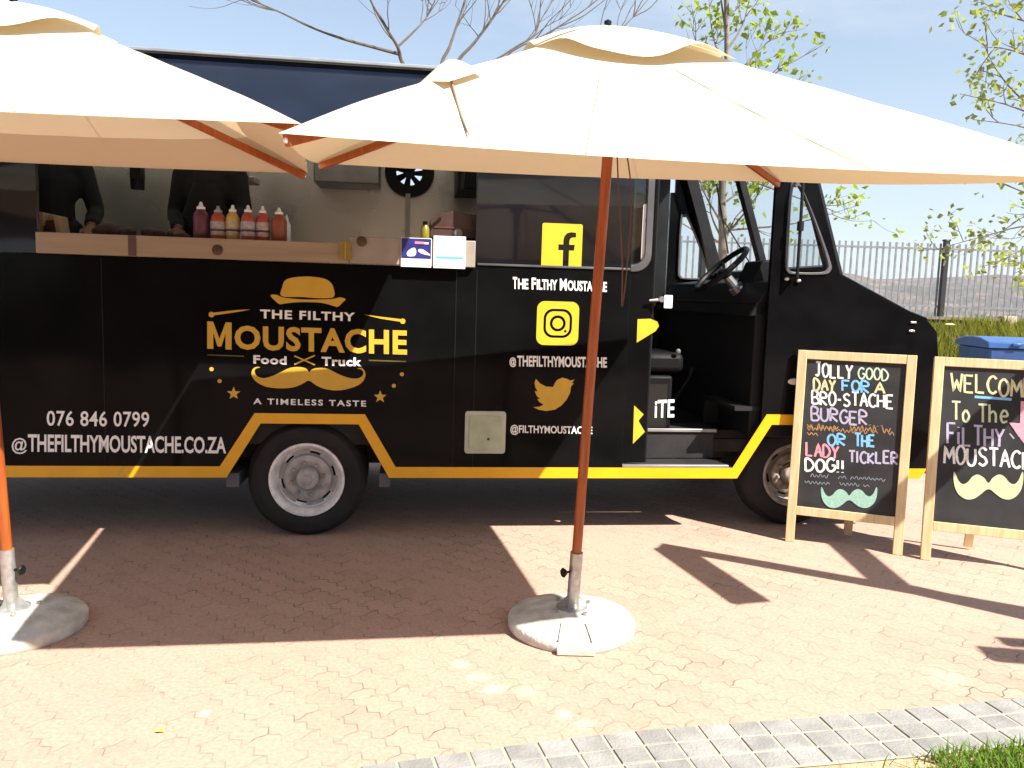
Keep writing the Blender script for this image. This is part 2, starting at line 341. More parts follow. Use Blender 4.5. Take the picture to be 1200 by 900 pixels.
tag(m_.build('terrain', veld(), smooth=60), 'dry brown land falling away to hazy hills', 'hills', kind='structure')

# grey cobble edging, three rows along a gentle curve
edge_px = [(330,915),(440,899),(620,874),(780,856),(1000,839),(1200,820),(1330,806)]
E0 = [Vector(ground(*q)) for q in edge_px]
E0 = [Vector((*p, 0)) for p in curve_pts([(p.x, p.y) for p in E0], 12, False)]
def along(step):
    pts = [E0[0]]; acc = 0; res = [(E0[0], (E0[1]-E0[0]).normalized())]
    for a, b in zip(E0, E0[1:]):
        seg = (b-a).length; d = (b-a).normalized(); pos = step-acc
        while pos <= seg: res.append((a+d*pos, d)); pos += step
        acc = seg-(pos-step)
    return res
rowset = MB(); bed = MB(); rnd = random.Random(3)
stn = along(.125)
for r in range(3):
    for i in range(len(stn)-1):
        p, d = stn[i]; q, d2 = stn[i+1]; n_ = Vector((d.y,-d.x,0)); n2_ = Vector((d2.y,-d2.x,0)); g = .0045
        sh = d*0
        a = p+sh+n_*(r*.100+g)+d*g; b_ = q+sh+n2_*(r*.100+g)-d*g; c = q+sh+n2_*((r+1)*.100-g)-d*g; e_ = p+sh+n_*((r+1)*.100-g)+d*g
        h = .0125+rnd.uniform(-.0015,.0015); lo = -.02; k = .004
        top = [v+((a+b_+c+e_)/4-v).normalized()*k for v in (a,b_,c,e_)]
        rowset.add([(*v.xy, lo) for v in (a,b_,c,e_)]+[(*v.xy, h-.005) for v in (a,b_,c,e_)]+[(*v.xy, h+rnd.uniform(-.001,.001)) for v in top],
                   [(0,1,5,4),(1,2,6,5),(2,3,7,6),(3,0,4,7),(4,5,9,8),(5,6,10,9),(6,7,11,10),(7,4,8,11),(8,9,10,11)])
def cobble_mat():
    m = mat('grey_cobble', (.255,.248,.238), .85, var=.16, vscale=9, bump=.4, bscale=90)
    t = m.node_tree; b = t.nodes['Principled BSDF']; src = b.inputs['Base Color'].links[0].from_socket
    geo = N(t,'ShaderNodeNewGeometry'); mr = N(t,'ShaderNodeMapRange'); mr.inputs[3].default_value = .85; mr.inputs[4].default_value = 1.1
    mu = N(t,'ShaderNodeMixRGB', blend_type='MULTIPLY'); mu.inputs[0].default_value = 1
    t.links.new(geo.outputs['Random Per Island'], mr.inputs[0]); t.links.new(mr.outputs[0], mu.inputs[2]); t.links.new(src, mu.inputs[1]); t.links.new(mu.outputs[0], b.inputs['Base Color']); return m
ks = rowset.build('kerb', cobble_mat(), smooth=30, weld=False); tag(ks, 'grey cobble edging of three rows round the paving', 'kerb', kind='structure')
pv = [p for p, d in stn]; off = [p+Vector((d.y,-d.x,0))*.306 for p, d in stn]
m_ = MB(); m_.add([(p.x,p.y,.0085) for p in pv]+[(p.x,p.y,.0085) for p in off], [(i,i+1,len(pv)+i+1,len(pv)+i) for i in range(len(pv)-1)])
tag(m_.build('kerb_mortar', mat('pale_mortar', (.36,.32,.26), .9, bump=.3)), 'pale mortar between the grey cobbles', 'mortar', kind='structure')
soil_edge = [o for o in off]
m_ = MB(); far_ = [p+Vector((d.y,-d.x,0))*1.6 for p, d in stn]
rows = 8; vs_ = []
for j in range(rows+1):
    for p, q in zip(soil_edge, far_):
        c = p.lerp(q, j/rows); vs_.append((c.x, c.y, .006 + (0 if j == 0 else .010+.018*noise.noise(Vector((c.x*5, c.y*5, 0))))))
n_ = len(soil_edge)
m_.add(vs_, [(j*n_+i, j*n_+i+1, (j+1)*n_+i+1, (j+1)*n_+i) for j in range(rows) for i in range(n_-1)])
tag(m_.build('soil', mat('sandy_soil', (.44,.31,.20), .95, var=.2, vscale=12, bump=.6, bscale=60)), 'bare sandy soil beside the cobble edging', 'soil', kind='structure')
GRASS = leafmat('lawn_green', (.16,.26,.045), .3)
m_ = MB(); rnd = random.Random(11)
for i in range(42000):
    k = rnd.random()*(n_-1.001); j = int(k); p, q = soil_edge[j].lerp(soil_edge[j+1],k-j), far_[j].lerp(far_[j+1],k-j); s_ = rnd.uniform(.02,1); c = p.lerp(q, s_)
    dens = noise.noise(Vector((c.x*3.5, c.y*3.5, 1)))*.6
    lim = 1.36 + (.30 - s_*1.6)*.45
    if c.x < lim + dens*.4 and not (rnd.random() < .035 and c.x > 1.0): continue
    h = rnd.uniform(.025,.07); a = rnd.uniform(0,2*pi); le = Vector((cos(a),sin(a),0))*rnd.uniform(.2,1.0)*h; wv = Vector((-sin(a),cos(a),0))*.0028
    b0 = Vector((c.x,c.y,.012)); mid = b0+le*.4+Vector((0,0,h*.65)); tp = b0+le+Vector((0,0,h))
    m_.add([b0-wv,b0+wv,mid+wv*.8,mid-wv*.8,tp], [(0,1,2,3),(3,2,4)])
tag(m_.build('lawn_grass', GRASS, smooth=0, weld=False), 'short green grass at the edge of the paving', 'grass', kind='stuff')

# ------------------------------------------------------------------ background: wall, fence, bank grass, building
FY = 20.0
wallm = mat('dark_plaster', (.07,.055,.042), .9, var=.25, vscale=1.5, bump=.3)
root = empty('garden_wall', (10, FY, 0), label='low dark garden wall with pale piers at the foot of the bar fence', cat='garden wall')
m_ = MB(); m_.box((-9, .05, .6), (12, .25, 1.30)); m_.build('wall', wallm, root)
m_ = MB(); m_.box((-9, .0, 1.30), (12, .30, 1.37)); m_.build('coping', mat('stone_coping', (.20,.165,.13), .9, bump=.3), root)
pm = mat('pale_pier', (.42,.34,.25), .9, bump=.3)
for x in (2.15, 5.1, 8.0):
    m_ = MB(); m_.box((x-.16, -.06, .6), (x+.16, .27, 1.43)); m_.build('pier', pm, root, bevel=.01)
root = empty('bar_fence', (10, FY+.15, 1.37), label='tall grey vertical bar fence above the low wall with one dark post', cat='fence')
m_ = MB(); nb = 130
for i in range(nb):
    x = -8.9 + i*.155; m_.box((x-.022, -.012, -.05), (x+.022, .012, 1.78))
for z in (.22, 1.62): m_.box((-9, -.02, z), (12, .0, z+.05))
m_.build('bars', mat('galvanised_fence', (.20,.205,.22), .5, .2, var=.2), root, weld=False)
for x in (-5.4, .52, 6.5):
    m_ = MB(); m_.box((x-.06, -.09, -.1), (x+.06, .03, 1.84)); m_.box((x-.075, -.10, 1.84), (x+.075, .045, 1.88)); m_.build('post', mat('dark_post', (.02,.02,.022), .5), root, bevel=.006)
BANK = leafmat('bank_grass', (.19,.19,.04), .3)
m_ = MB(); rnd = random.Random(5)
for i in range(22000):
    x = rnd.uniform(4.5, 15); y = rnd.uniform(12.4, 19.8)
    if noise.noise(Vector((x*.9,y*.9,5))) + rnd.uniform(-.4,.4) < -.15: continue
    h = rnd.uniform(.18,.62)*(1+.7*noise.noise(Vector((x*.6,y*.6,9)))); a = rnd.uniform(0,2*pi); le = Vector((cos(a),sin(a),0))*h*rnd.uniform(.1,.6); wv = Vector((-sin(a),cos(a),0))*.012
    b0 = Vector((x,y,terrain_z(x,y)-.02)); mid = b0+le*.35+Vector((0,0,h*.6)); tp = b0+le+Vector((0,0,h))
    m_.add([b0-wv,b0+wv,mid+wv*.9,mid-wv*.9,tp], [(0,1,2,3),(3,2,4)])
tag(m_.build('bank_grass', BANK, smooth=0, weld=False), 'long rough yellow green grass on the bank behind the truck', 'grass', kind='stuff')
# pale dandelion like flowers on the bank
root = empty('flower', at(1113, 382, 15.2), label='pale yellow flower head in the rough grass beside the truck nose', cat='flower')
m_ = MB(); m_.lathe([(.0,.05),(.05,.045),(.09,.03),(.06,.0),(.0,-.01)], 10); m_.build('bloom', mat('pale_yellow_petals', (.75,.68,.30), .7), root)
m_ = MB(); m_.tube([(0,0,0),(.01,0,-.5)], .008, 5); m_.build('stem', BANK, root)
# unseen building added behind the photographer for the black paint to mirror
root = empty('mirrored_building', (0, -9.5, 0), label='unseen single storey building added for the black paint to mirror', cat='building')
m_ = MB(); m_.plate([(-16,0),(20,0),(20,3.7),(-16,3.7)], [rounded(-9,-6.5,.9,2.5,.01,1), rounded(-2,1.2,0.02,2.4,.01,1), rounded(5,8,.9,2.5,.01,1)], 0, -.25); m_.build('wall', mat('brown_plaster', (.20,.15,.12), .9, bump=.2), root)
m_ = MB(); m_.box((-16.6,-6,3.7),(20.6,.7,3.95)); m_.build('roof', mat('dark_roof_sheet', (.07,.06,.06), .7), root, bevel=.02)
m_ = MB(); m_.box((-9,-.2,.9),(-6.5,-.17,2.5)); m_.box((5,-.2,.9),(8,-.17,2.5)); m_.build('window', GLASS, root)
m_ = MB(); m_.box((-2,-.2,.02),(1.2,-.15,2.4)); m_.build('door', mat('brown_door', (.08,.045,.03), .5), root)

# ------------------------------------------------------------------ food truck
T = empty('food_truck', TP, TYAW, label='black step van food truck with gold moustache logo and yellow stripe along its skirt', cat='food truck')
ZB, ZC, ZR = .405, 1.757, 2.945
XR, XD, XP = -3.0, 2.06, 3.01            # rear end, body edge at the door, front pillar
W_ = 2.25
ZH, ZD = 2.80, 2.58                       # heads of the serving opening and the doorway
def tpart(m_, name, mt, par=T, **k): return m_.build(name, mt, par, **k)
low = [(XR,ZB),(-.50,ZB),(-.285,.805),(.345,.805),(.52,ZB),(XD,ZB),(XD,ZC+.028),(1.045,ZC+.028),(1.045,ZC),(XR,ZC)]
b_ = MB()
b_.plate(low, (), 0, .03)
b_.plate([(XR,ZH+.003),(3.05,ZH+.003),(3.05,ZR),(XR,ZR)], (), .0, .03); b_.plate([(XD+.002,ZD),(3.05,ZD),(3.05,ZH),(XD+.002,ZH)], (), .001, .03)
# rear wall, roof skin, far side behind the cab
b_.box((XR-.03,0,ZB),(XR,W_,ZR)); 
sidewall = tpart(b_, 'body', PAINT, bevel=.004)
b_ = MB(); b_.plate([(XR,ZC+.002),(-1.55,ZC+.002),(-1.55,ZH),(XR,ZH)], (), .0, .03); tpart(b_, 'upper_panel', PAINT_GLOSS, bevel=.004)
b_ = MB(); b_.plate([(1.045,ZC+.032),(XD,ZC+.032),(XD,ZH),(1.045,ZH)], (), .0, .03); tpart(b_, 'upper_panel', PAINT_GLOSS, bevel=.004)
# serving hatch propped open below the roof line
b_ = MB(); h0, h1 = Vector((0,-.012,2.905)), Vector((0,-.82,2.300)); b_.bar(h0+Vector((-.25,0,0)), h1+Vector((-.25,0,0)), 2.61, .028, up=(0,-.6,.8)); hatch = tpart(b_, 'serving_hatch', NAVY, bevel=.006)
b_ = MB(); k0, k1 = h0+Vector((-.25,-.010,-.022)), h1+Vector((-.25,.012,-.022)); b_.bar(k0, k1, 2.56, .010, up=(0,-.6,.8)); b_.build('hatch_bounce_panel', mat('white_bounce', (.70,.70,.68), .4), hatch)  # white panel added under the hatch to bounce daylight into the kitchen
for x in (-1.45, .95):
    b_ = MB(); b_.tube([(x,.01,2.25),(x,-.50,2.50)], [.011,.008], 8); b_.build('gas_strut', BLACKP, hatch)
flat = lambda q: (q[0], q[2], q[1])
sky_hole = rounded(-2.75,1.9,.30,1.95,.05)  # opening cut for the added fill panel
b_ = MB(); b_.plate([(XR-.03,0),(3.06,0),(3.06,W_),(XR-.03,W_)], [sky_hole], ZR+.002, ZR+.03, mapf=flat); roof = tpart(b_, 'roof', ALU_TRIM)
b_ = MB(); b_.plate(rounded(-2.78,1.93,.27,1.98,.05), (), ZR+.031, ZR+.036, mapf=flat); b_.build('added_fill_panel', cloth('milky_fill_panel', (.75,.75,.70), .44, (.80,.78,.70), 0), roof)  # translucent roof panel added to brighten the kitchen
b_ = MB(); b_.box((XR-.04,-.028,ZR+.004),(3.07,-.002,ZR+.027)); tpart(b_, 'gutter', mat('weathered_gutter', (.22,.23,.25), .5, var=.15), bevel=.006)
b_ = MB(); b_.box((1.06,-.010,ZC+.020),(XD-.01,-.002,ZC+.034)); tpart(b_, 'waist_trim', TRIM, bevel=.002)
b_ = MB()
for x in (-1.2, .93, 1.06):
    b_ = MB(); b_.box((x-.0025,-.0025,ZB+.08),(x+.0025,-.0002,ZC-.01)); tpart(b_, 'panel_joint', BLACKP)
# far side wall with a square opening for the fan
fc = S(480, 203, W_-.03); fr_ = .165
b_ = MB()
b_.plate([(XR,ZB),(3.0,ZB),(3.0,ZR),(XR,ZR)], [circle(fc[0], fc[1], fr_, 28)], W_-.03, W_)
tpart(b_, 'far_wall', PAINT_DULL)
b_ = MB(); b_.plate([(XR+.02,.85),(2.0,.85),(2.0,2.88),(XR+.02,2.88)], [circle(fc[0], fc[1], fr_+.005, 28)], W_-.045, W_-.034)
tpart(b_, 'kitchen_lining', STEEL)
b_ = MB(); b_.plate([(XR+.01,.04),(3.0,.04),(3.0,W_-.05),(XR+.01,W_-.05)], [sky_hole], 2.86, 2.90, mapf=flat); tpart(b_, 'ceiling_lining', mat('pale_ceiling', (.55,.55,.54), .5))
b_ = MB(); b_.box((XR+.01,.05,.92),(2.05,W_-.05,.98)); b_.box((2.05,.33,.62),(3.3,W_-.05,.68)); tpart(b_, 'load_floor', BLACKP)
# partitions closing the kitchen at its ends
b_ = MB(); b_.box((-2.9,.05,.8),(-2.86,W_-.05,2.86)); tpart(b_, 'rear_bulkhead', mat('grey_bulkhead', (.50,.50,.50), .4))
b_ = MB(); b_.plate([(.05,.8),(W_-.06,.8),(W_-.06,2.86),(.05,2.86)], [rounded(.95,1.65,.82,2.6,.04)], 0, .02, mapf=lambda q: (2.0+q[1], q[0], q[2])); tpart(b_, 'cab_bulkhead', BLACKP)
# extractor fan
b_ = MB(); b_.plate(circle(fc[0],fc[1],fr_+.05,28), [circle(fc[0],fc[1],fr_-.05,28)], W_-.10, W_-.046)
fan = tpart(b_, 'extractor_fan', BLACKP)
b_ = MB()
for k in range(7):
    a = 2*pi*k/7; p = Vector((fc[0],W_-.03,fc[1])); d = Vector((cos(a),0,sin(a))); e_ = Vector((-sin(a),0,cos(a)))
    i0, i1 = p+d*.04, p+d*(fr_-.045)
    b_.add([i0-e_*.02+Vector((0,-.012,0)), i0+e_*.02+Vector((0,.012,0)), i1+e_*.035+Vector((0,.02,0)), i1-e_*.025+Vector((0,-.02,0))], [(0,1,2,3)])
b_.lathe([(.05,-.02),(.05,.02),(0,.03)], 16, (fc[0],W_-.03,fc[1]), 'y')
bl = b_.build('fan_blade', BLACKP, fan)
b_ = MB(); q = S(478, 230, W_-.1); q2 = S(478, 292, W_-.1); b_.box((q[0]-.02,W_-.12,q2[1]-.6),(q[0]+.02,W_-.08,q[1]+.02)); tpart(b_, 'conduit', mat('pale_conduit', (.45,.42,.38), .5))
b_ = MB(); q = S(448, 200, 1.9); b_.box((q[0]-.55,1.75,2.47),(q[0]-.02,W_-.06,2.84)); tpart(b_, 'extractor_hood', mat('hood_steel', (.30,.30,.31), .35, .8), bevel=.01)
b_ = MB(); q = S(548, 205, 1.6); b_.box((q[0]-.08,1.55,q[1]-.12),(q[0]+.12,W_-.06,q[1]+.5)); tpart(b_, 'black_cabinet', BLACKP, bevel=.008)
b_ = MB(); q = S(161, 205, .9); b_.box((q[0]-.035,.85,q[1]-.03),(q[0]+.035,.95,2.86)); b_.lathe([(.0,-.10),(.045,-.10),(.05,0),(.03,.05),(0,.06)],16,(q[0],.9,q[1])); tpart(b_, 'hanging_lamp', BLACKP)
b_ = MB(); q = S(292, 212, 1.2); b_.box((q[0]-.07,1.1,q[1]-.02),(q[0]+.06,1.3,q[1]+.02)); b_.tube([(q[0],1.2,q[1]),(q[0],1.2,2.86)], .008, 6); tpart(b_, 'hanging_shelf', ALU, bevel=.006)
# long kitchen bench along the far wall
b_ = MB(); b_.box((-2.8,1.55,1.62),(1.95,W_-.06,1.66)); b_.box((-2.8,1.58,.8),(1.95,W_-.06,1.62)); tpart(b_, 'kitchen_bench', STEEL, bevel=.006)
# serving counter
b_ = MB(); b_.box((-1.545,-.05,ZC+.002),(.262,.0,1.882)); b_.box((-1.545,.0,1.852),(.262,.40,1.882)); cnt = tpart(b_, 'counter', PLY, bevel=.004)
b_ = MB(); b_.box((.265,-.045,ZC+.004),(1.043,-.002,1.925)); b_.box((.265,-.002,1.895),(1.043,.40,1.925)); tpart(b_, 'counter_flap', mat('grey_ply', (.27,.235,.20), .5, bump=.1), bevel=.004)
b_ = MB(); q = S(405, 294, -.05); b_.box((q[0]-.035,-.068,q[1]-.055),(q[0]+.035,-.046,q[1]+.055)); b_.tube([(q[0],-.07,q[1]-.05),(q[0],-.07,q[1]+.05)], .009, 8); tpart(b_, 'hinge', mat('brass', (.34,.25,.07), .35, .8))
for px, py in ((255,293),(424,283)):
    b_ = MB(); q = S(px,py,-.05); b_.lathe([(.030,.003),(.032,-.006),(.022,-.010),(0,-.010)],16,(q[0],-.05,q[1]),'y'); tpart(b_, 'bolt', mat('brown_bolt', (.07,.045,.03), .4, .4))
b_ = MB(); q = S(155,288,-.05); b_.box((q[0]-.022,-.055,ZC+.004),(q[0]+.022,-.050,1.88)); tpart(b_, 'strap', mat('brown_strap', (.09,.05,.05), .7))
# front quarter: side skin with window and wheel arch
def s2(*ps): return [S(*p) for p in ps]
win = curve_pts([(3.185,2.345),(3.145,2.36),(3.118,2.32),(3.118,1.90),(3.135,1.815),(3.19,1.800),(3.36,1.805),(3.405,1.83),(3.40,1.89),(3.30,2.12)], 5)
fa = [(XP,.74),(XP,ZD-.003),(3.052,ZD-.003),(3.052,ZR-.002),(3.105,ZR-.002),(3.30,2.385),(3.505,1.785),(4.03,1.545),(4.165,1.50),(4.235,1.43),(4.268,1.22),(4.258,.5),(4.20,ZB),(3.93,ZB),(3.70,.805),(3.065,.805),(2.88,ZB),(2.83,ZB),(2.83,.48)]
b_ = MB(); b_.plate(fa, [win], 0, .035)
front = tpart(b_, 'front_quarter', PAINT, bevel=.006)
ff = [(XP,ZB)] + fa[1:13]
b_ = MB(); b_.plate(ff, [win], W_-.035, W_); tpart(b_, 'far_quarter', PAINT, bevel=.006)
for yy, nm in ((-.004,'window_seal'),(W_-.05,'far_window_seal')):
    ctr = Vector((sum(p[0] for p in win)/len(win), sum(p[1] for p in win)/len(win)))
    grow = [((p[0]-ctr.x)*1.12+ctr.x, (p[1]-ctr.y)*1.055+ctr.y) for p in win]
    b_ = MB(); b_.plate(grow, [[(ctr.x+(p[0]-ctr.x)*.97, ctr.y+(p[1]-ctr.y)*.985) for p in win]], yy-.006, yy+.02); tpart(b_, 'window_seal', TRIM, bevel=.004)
    b_ = MB(); b_.plate(win, (), yy+.021, yy+.026); tpart(b_, 'quarter_window', GLASS)
# nose: bonnet, front face, windscreen frame
def strip(prof, y0, y1, th):
    m = MB(); pr = [Vector((p[0],0,p[1])) for p in prof]
    for a, b in zip(pr, pr[1:]):
        d = (b-a).normalized(); nn = Vector((d.z,0,-d.x))*th
        m.add([a+Vector((0,y0,0)),b+Vector((0,y0,0)),b+Vector((0,y1,0)),a+Vector((0,y1,0)),a+nn+Vector((0,y0,0)),b+nn+Vector((0,y0,0)),b+nn+Vector((0,y1,0)),a+nn+Vector((0,y1,0))],
              [(0,1,2,3),(7,6,5,4),(0,4,5,1),(1,5,6,2),(2,6,7,3),(3,7,4,0)])
    return m
tpart(strip([(3.505,1.787),(4.03,1.547),(4.165,1.502),(4.237,1.432),(4.270,1.22),(4.260,.5),(4.20,ZB)], .037, W_-.037, .03), 'bonnet', PAINT)
b_ = MB(); b_.tube([(3.50,.02,1.795),(4.02,.02,1.557),(4.155,.02,1.512)], .016, 8); tpart(b_, 'bonnet_edge', PAINT)
A0, A1 = Vector((3.105,0,ZR)), Vector((3.505,0,1.787)); dA = (A1-A0)
def onA(t, y): return A0 + dA*t + Vector((-.02,y,0))
b_ = MB()
b_.bar(onA(0,.05), onA(1,.05), .10, .05, up=(0,1,0)); b_.bar(onA(0,W_-.08), onA(1,W_-.08), .10, .10, up=(0,1,0)); b_.bar(onA(0,W_/2), onA(1,W_/2), .05, .085, up=(0,1,0))
b_.bar(onA(.05,.05), onA(.05,W_-.05), .05, .16, up=dA); b_.bar(onA(.97,.05), onA(.97,W_-.05), .05, .08, up=dA)
tpart(b_, 'windscreen_frame', PAINT_DULL)
b_ = MB(); b_.add([onA(.05,.06),onA(.97,.06),onA(.97,W_-.06),onA(.05,W_-.06)], [(0,1,2,3)]); tpart(b_, 'windscreen', GLASS)
b_ = MB(); q = onA(.90, W_/2+.28); b_.tube([q+Vector((.03,0,.0)), onA(.55,W_/2+.62)+Vector((.03,0,0))], .006, 6); b_.tube([onA(.30,W_/2+.55)+Vector((.03,0,0)), onA(.80,W_/2+.70)+Vector((.03,0,0))], .008, 6); tpart(b_, 'wiper', BLACKP)
# mirror arm on the near pillar
b_ = MB(); p = [S(941,214,-.07), S(938,265,-.07), S(934,326,-.07)]
b_.tube([(3.18,-.01,2.52)]+[(a,-.07,b) for a,b in p]+[(p[2][0]-.005,-.01,p[2][1]-.01)], .011, 8)
b_.lathe([(0,-.03),(.022,-.03),(.022,.03),(0,.03)],10,(p[1][0],-.07,p[1][1])); arm = tpart(b_, 'mirror_arm', BLACKP)
b_ = MB(); b_.box((3.12,-.20,2.50),(3.15,-.02,2.80)); b_.build('mirror', BLACKP, arm, bevel=.01)
for px, py in ((921,327),(935,329)):
    b_ = MB(); q = S(px,py); b_.ell((q[0],-.012,q[1]),(.018,.012,.012)); tpart(b_, 'bracket_bolt', ALU)
b_ = MB(); q = S(928,447); b_.ell((q[0]+.01,-.012,q[1]),(.045,.012,.022)); tpart(b_, 'side_marker', mat('clear_marker', (.55,.5,.45), .2))
for px, py in ((1070,378),(1068,388)):
    b_ = MB(); q = S(px,py); b_.box((q[0]-.025,-.012,q[1]-.006),(q[0]+.02,-.001,q[1]+.008)); tpart(b_, 'bonnet_catch', ALU, bevel=.003)
# front bumper and lamps
b_ = MB(); b_.box((4.28,.03,.42),(4.38,W_-.03,.62)); tpart(b_, 'bumper', PAINT_DULL, bevel=.02)
for y in (.3, W_-.3):
    b_ = MB(); b_.lathe([(0,.03),(.06,.025),(.09,.0),(.09,-.03)],20,(4.272,y,.95),'x'); tpart(b_, 'headlight', mat('headlight_lens', (.75,.75,.75), .1, spec=.8))
# doorway: sill, steps, slid-back door
b_ = MB(); b_.box((XD,.0,ZB),(2.83,.29,.48)); b_.box((XD,.29,.48),(2.80,.33,.66)); b_.box((XD,.285,.66),(2.82,.60,.685)); tpart(b_, 'step', mat('dark_chequer_step', (.030,.029,.030), .5, .3, bump=.3, bscale=120), bevel=.006)
b_ = MB(); b_.box((XD,.272,.672),(2.81,.287,.695)); b_.box((XD,-.004,.476),(2.80,.03,.494)); tpart(b_, 'step_nosing', mat('worn_alloy_edge', (.30,.29,.29), .45, .6), bevel=.003)
b_ = MB(); b_.plate([(1.15,.50),(2.225,.50),(2.225,2.62),(1.15,2.62)], [rounded(1.32,2.175,1.80,2.45,.09)], .05, .085); door = tpart(b_, 'sliding_door', PAINT, bevel=.006)
b_ = MB(); b_.plate(rounded(1.29,2.205,1.77,2.48,.11), [rounded(1.335,2.160,1.815,2.435,.08)], .040, .095); b_.build('window_seal', TRIM, door, bevel=.004)
b_ = MB(); b_.plate(rounded(1.30,2.19,1.78,2.47,.09), (), .066, .07); b_.build('window', GLASS, door)
b_ = MB(); b_.box((1.30,.10,1.75),(2.20,.11,2.52)); b_.build('dark_backing', BLACKP, door)  # dark sheet added to black out the window behind the glass
b_ = MB(); a, z1 = S(758,239,.06); c, z0 = S(757,305,.06); b_.plate(rounded(a-.022,a+.022,z0,z1,.012), (), .061, .064); b_.build('bright_view', WHITEP, door)  # bright daylight seen through the window, painted as a white plate
b_ = MB()
for py in (258, 280, 297):
    q = S(758,py,.06); b_.box((q[0]-.010,.0585,q[1]-.012),(q[0]+.010,.0605,q[1]+.012))
b_.build('view_marks', mat('grey_view_marks', (.25,.25,.22), .5), door)  # darker spots of that bright view, painted on the plate
b_ = MB(); q = S(762,352,.03); b_.tube([(q[0]-.01,.02,q[1]),(q[0]+.07,.02,q[1]+.008)], [.007,.014], 8); b_.tube([(q[0]+.07,.05,q[1]+.01),(q[0]+.07,.0,q[1]+.01)], .02, 10); b_.build('handle', ALU, door)
b_ = MB(); q = S(783,353,.02); b_.plate(rounded(q[0]-.028,q[0]+.028,q[1]-.045,q[1]+.040,.006), (), .015, .019); b_.build('tag', WHITEP, door)
b_ = MB(); b_.tube([(2.235,.07,.5),(2.235,.07,2.62)], .010, 8); b_.build('rubber_edge', BLACKP, door)
# inside the cab
b_ = MB(); b_.box((2.95,.06,.68),(3.42,W_-.06,1.60)); b_.plate([(2.90,1.50),(3.46,1.55),(3.46,1.80),(3.05,1.74)], (), .06, W_-.06); dash = tpart(b_, 'dashboard', BLACKP, bevel=.01)
b_ = MB(); p = [S(870,338,.5), S(884,306,.5), S(906,304,.5), S(897,342,.5)]; b_.plate(p, (), .36, .66); pod = tpart(b_, 'instrument_pod', BLACKP, bevel=.012)
b_ = MB(); b_.bar((p[3][0]+.005,.345,p[3][1]), (p[2][0]+.005,.345,p[2][1]-.02), .012, .012); b_.build('pod_edge', ALU_TRIM, pod)
sc_w = S(845,316,.55); c_ = Vector((sc_w[0],.55,sc_w[1])); ax = Vector((-.68,.06,.73)).normalized(); uu = ax.cross(Vector((0,1,0))).normalized(); vv = ax.cross(uu)
b_ = MB(); ring = [c_+(uu*cos(2*pi*k/32)+vv*sin(2*pi*k/32))*.225 for k in range(33)]; b_.tube(ring, .021, 8, False)
sw = tpart(b_, 'steering_wheel', BLACKP)
b_ = MB()
for k in (0, 2.1, 4.2): b_.tube([c_-ax*.04, c_+(uu*cos(k)+vv*sin(k))*.22], .012, 6)
b_.ell(c_-ax*.04, (.05,.05,.04)); b_.build('spoke', BLACKP, sw)
b_ = MB(); b_.tube([c_-ax*.04, c_-ax*.62], .032, 10); b_.tube([c_-ax*.16, c_-ax*.24], .055, 10); col_ = b_.build('steering_column', mat('grey_column', (.20,.20,.21), .35, .5), sw)
b_ = MB(); b_.tube([c_-ax*.17, c_-ax*.15+Vector((-.02,-.17,-.02))], .008, 6); b_.ell(c_-ax*.15+Vector((-.02,-.17,-.02)),(.016,.016,.016)); b_.build('stalk', ALU, sw)
b_ = MB(); b_.box((2.20,.36,.68),(2.50,.95,1.06)); seat = tpart(b_, 'driver_seat', SEATM, bevel=.02)
b_ = MB(); b_.box((2.12,.36,1.08),(2.58,.92,1.22)); b_.build('seat_cushion', SEATM, seat, bevel=.04)
b_ = MB(); b_.bar((2.16,.64,1.22),(2.06,.64,1.75),.50,.10,up=(1,0,0)); b_.build('seat_backrest', SEATM, seat, bevel=.035)
b_ = MB(); q = S(795,412,.34); b_.ell((q[0],.345,q[1]),(.02,.012,.02)); b_.build('seat_adjuster', mat('grey_lever', (.10,.10,.10), .4), seat)
b_ = MB(); b_.box((2.06,.352,.69),(2.46,.358,1.0)); b_.build('seat_box_panel', mat('dark_panel', (.010,.010,.010), .4), seat)
b_ = MB(); b_.tube([(2.50,.62,.70),(2.70,.60,1.02),(2.72,.60,1.10)],[.012,.010,.02],8); b_.build('gear_lever', BLACKP, seat)
# chassis below the skirt
b_ = MB()
for y in (.70, 1.55): b_.box((XR,y-.05,.42),(4.2,y+.05,.60))
for x in (-2.2,-.9,.9,2.0,3.9): b_.box((x-.05,.25,.46),(x+.05,W_-.25,.56))
b_.box((XR+.05,.10,.60),(2.0,W_-.10,.735)); b_.box((2.0,.35,.52),(4.2,W_-.10,.61)); b_.tube([(0,.15,.37),(0,W_-.15,.37)],.06,10); b_.tube([(3.384,.35,.37),(3.384,W_-.35,.37)],.05,10)
b_.ell((0,1.12,.37),(.19,.17,.19)); b_.box((.95,.45,.30),(1.7,.95,.58)); b_.tube([(-2.9,.55,.36),(-1.5,.55,.36),(-1.2,.6,.40),(2.6,.6,.42)],.035,8)
tpart(b_, 'chassis', CHASSIS)
# inner wheel boxes keep daylight out of the arches
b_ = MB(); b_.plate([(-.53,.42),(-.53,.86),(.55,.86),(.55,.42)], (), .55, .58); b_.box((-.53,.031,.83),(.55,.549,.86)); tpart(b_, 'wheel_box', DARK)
b_ = MB(); b_.box((2.84,.62,.42),(3.95,.65,.89)); b_.box((2.84,.05,.86),(3.95,.619,.89)); tpart(b_, 'wheel_box', DARK)
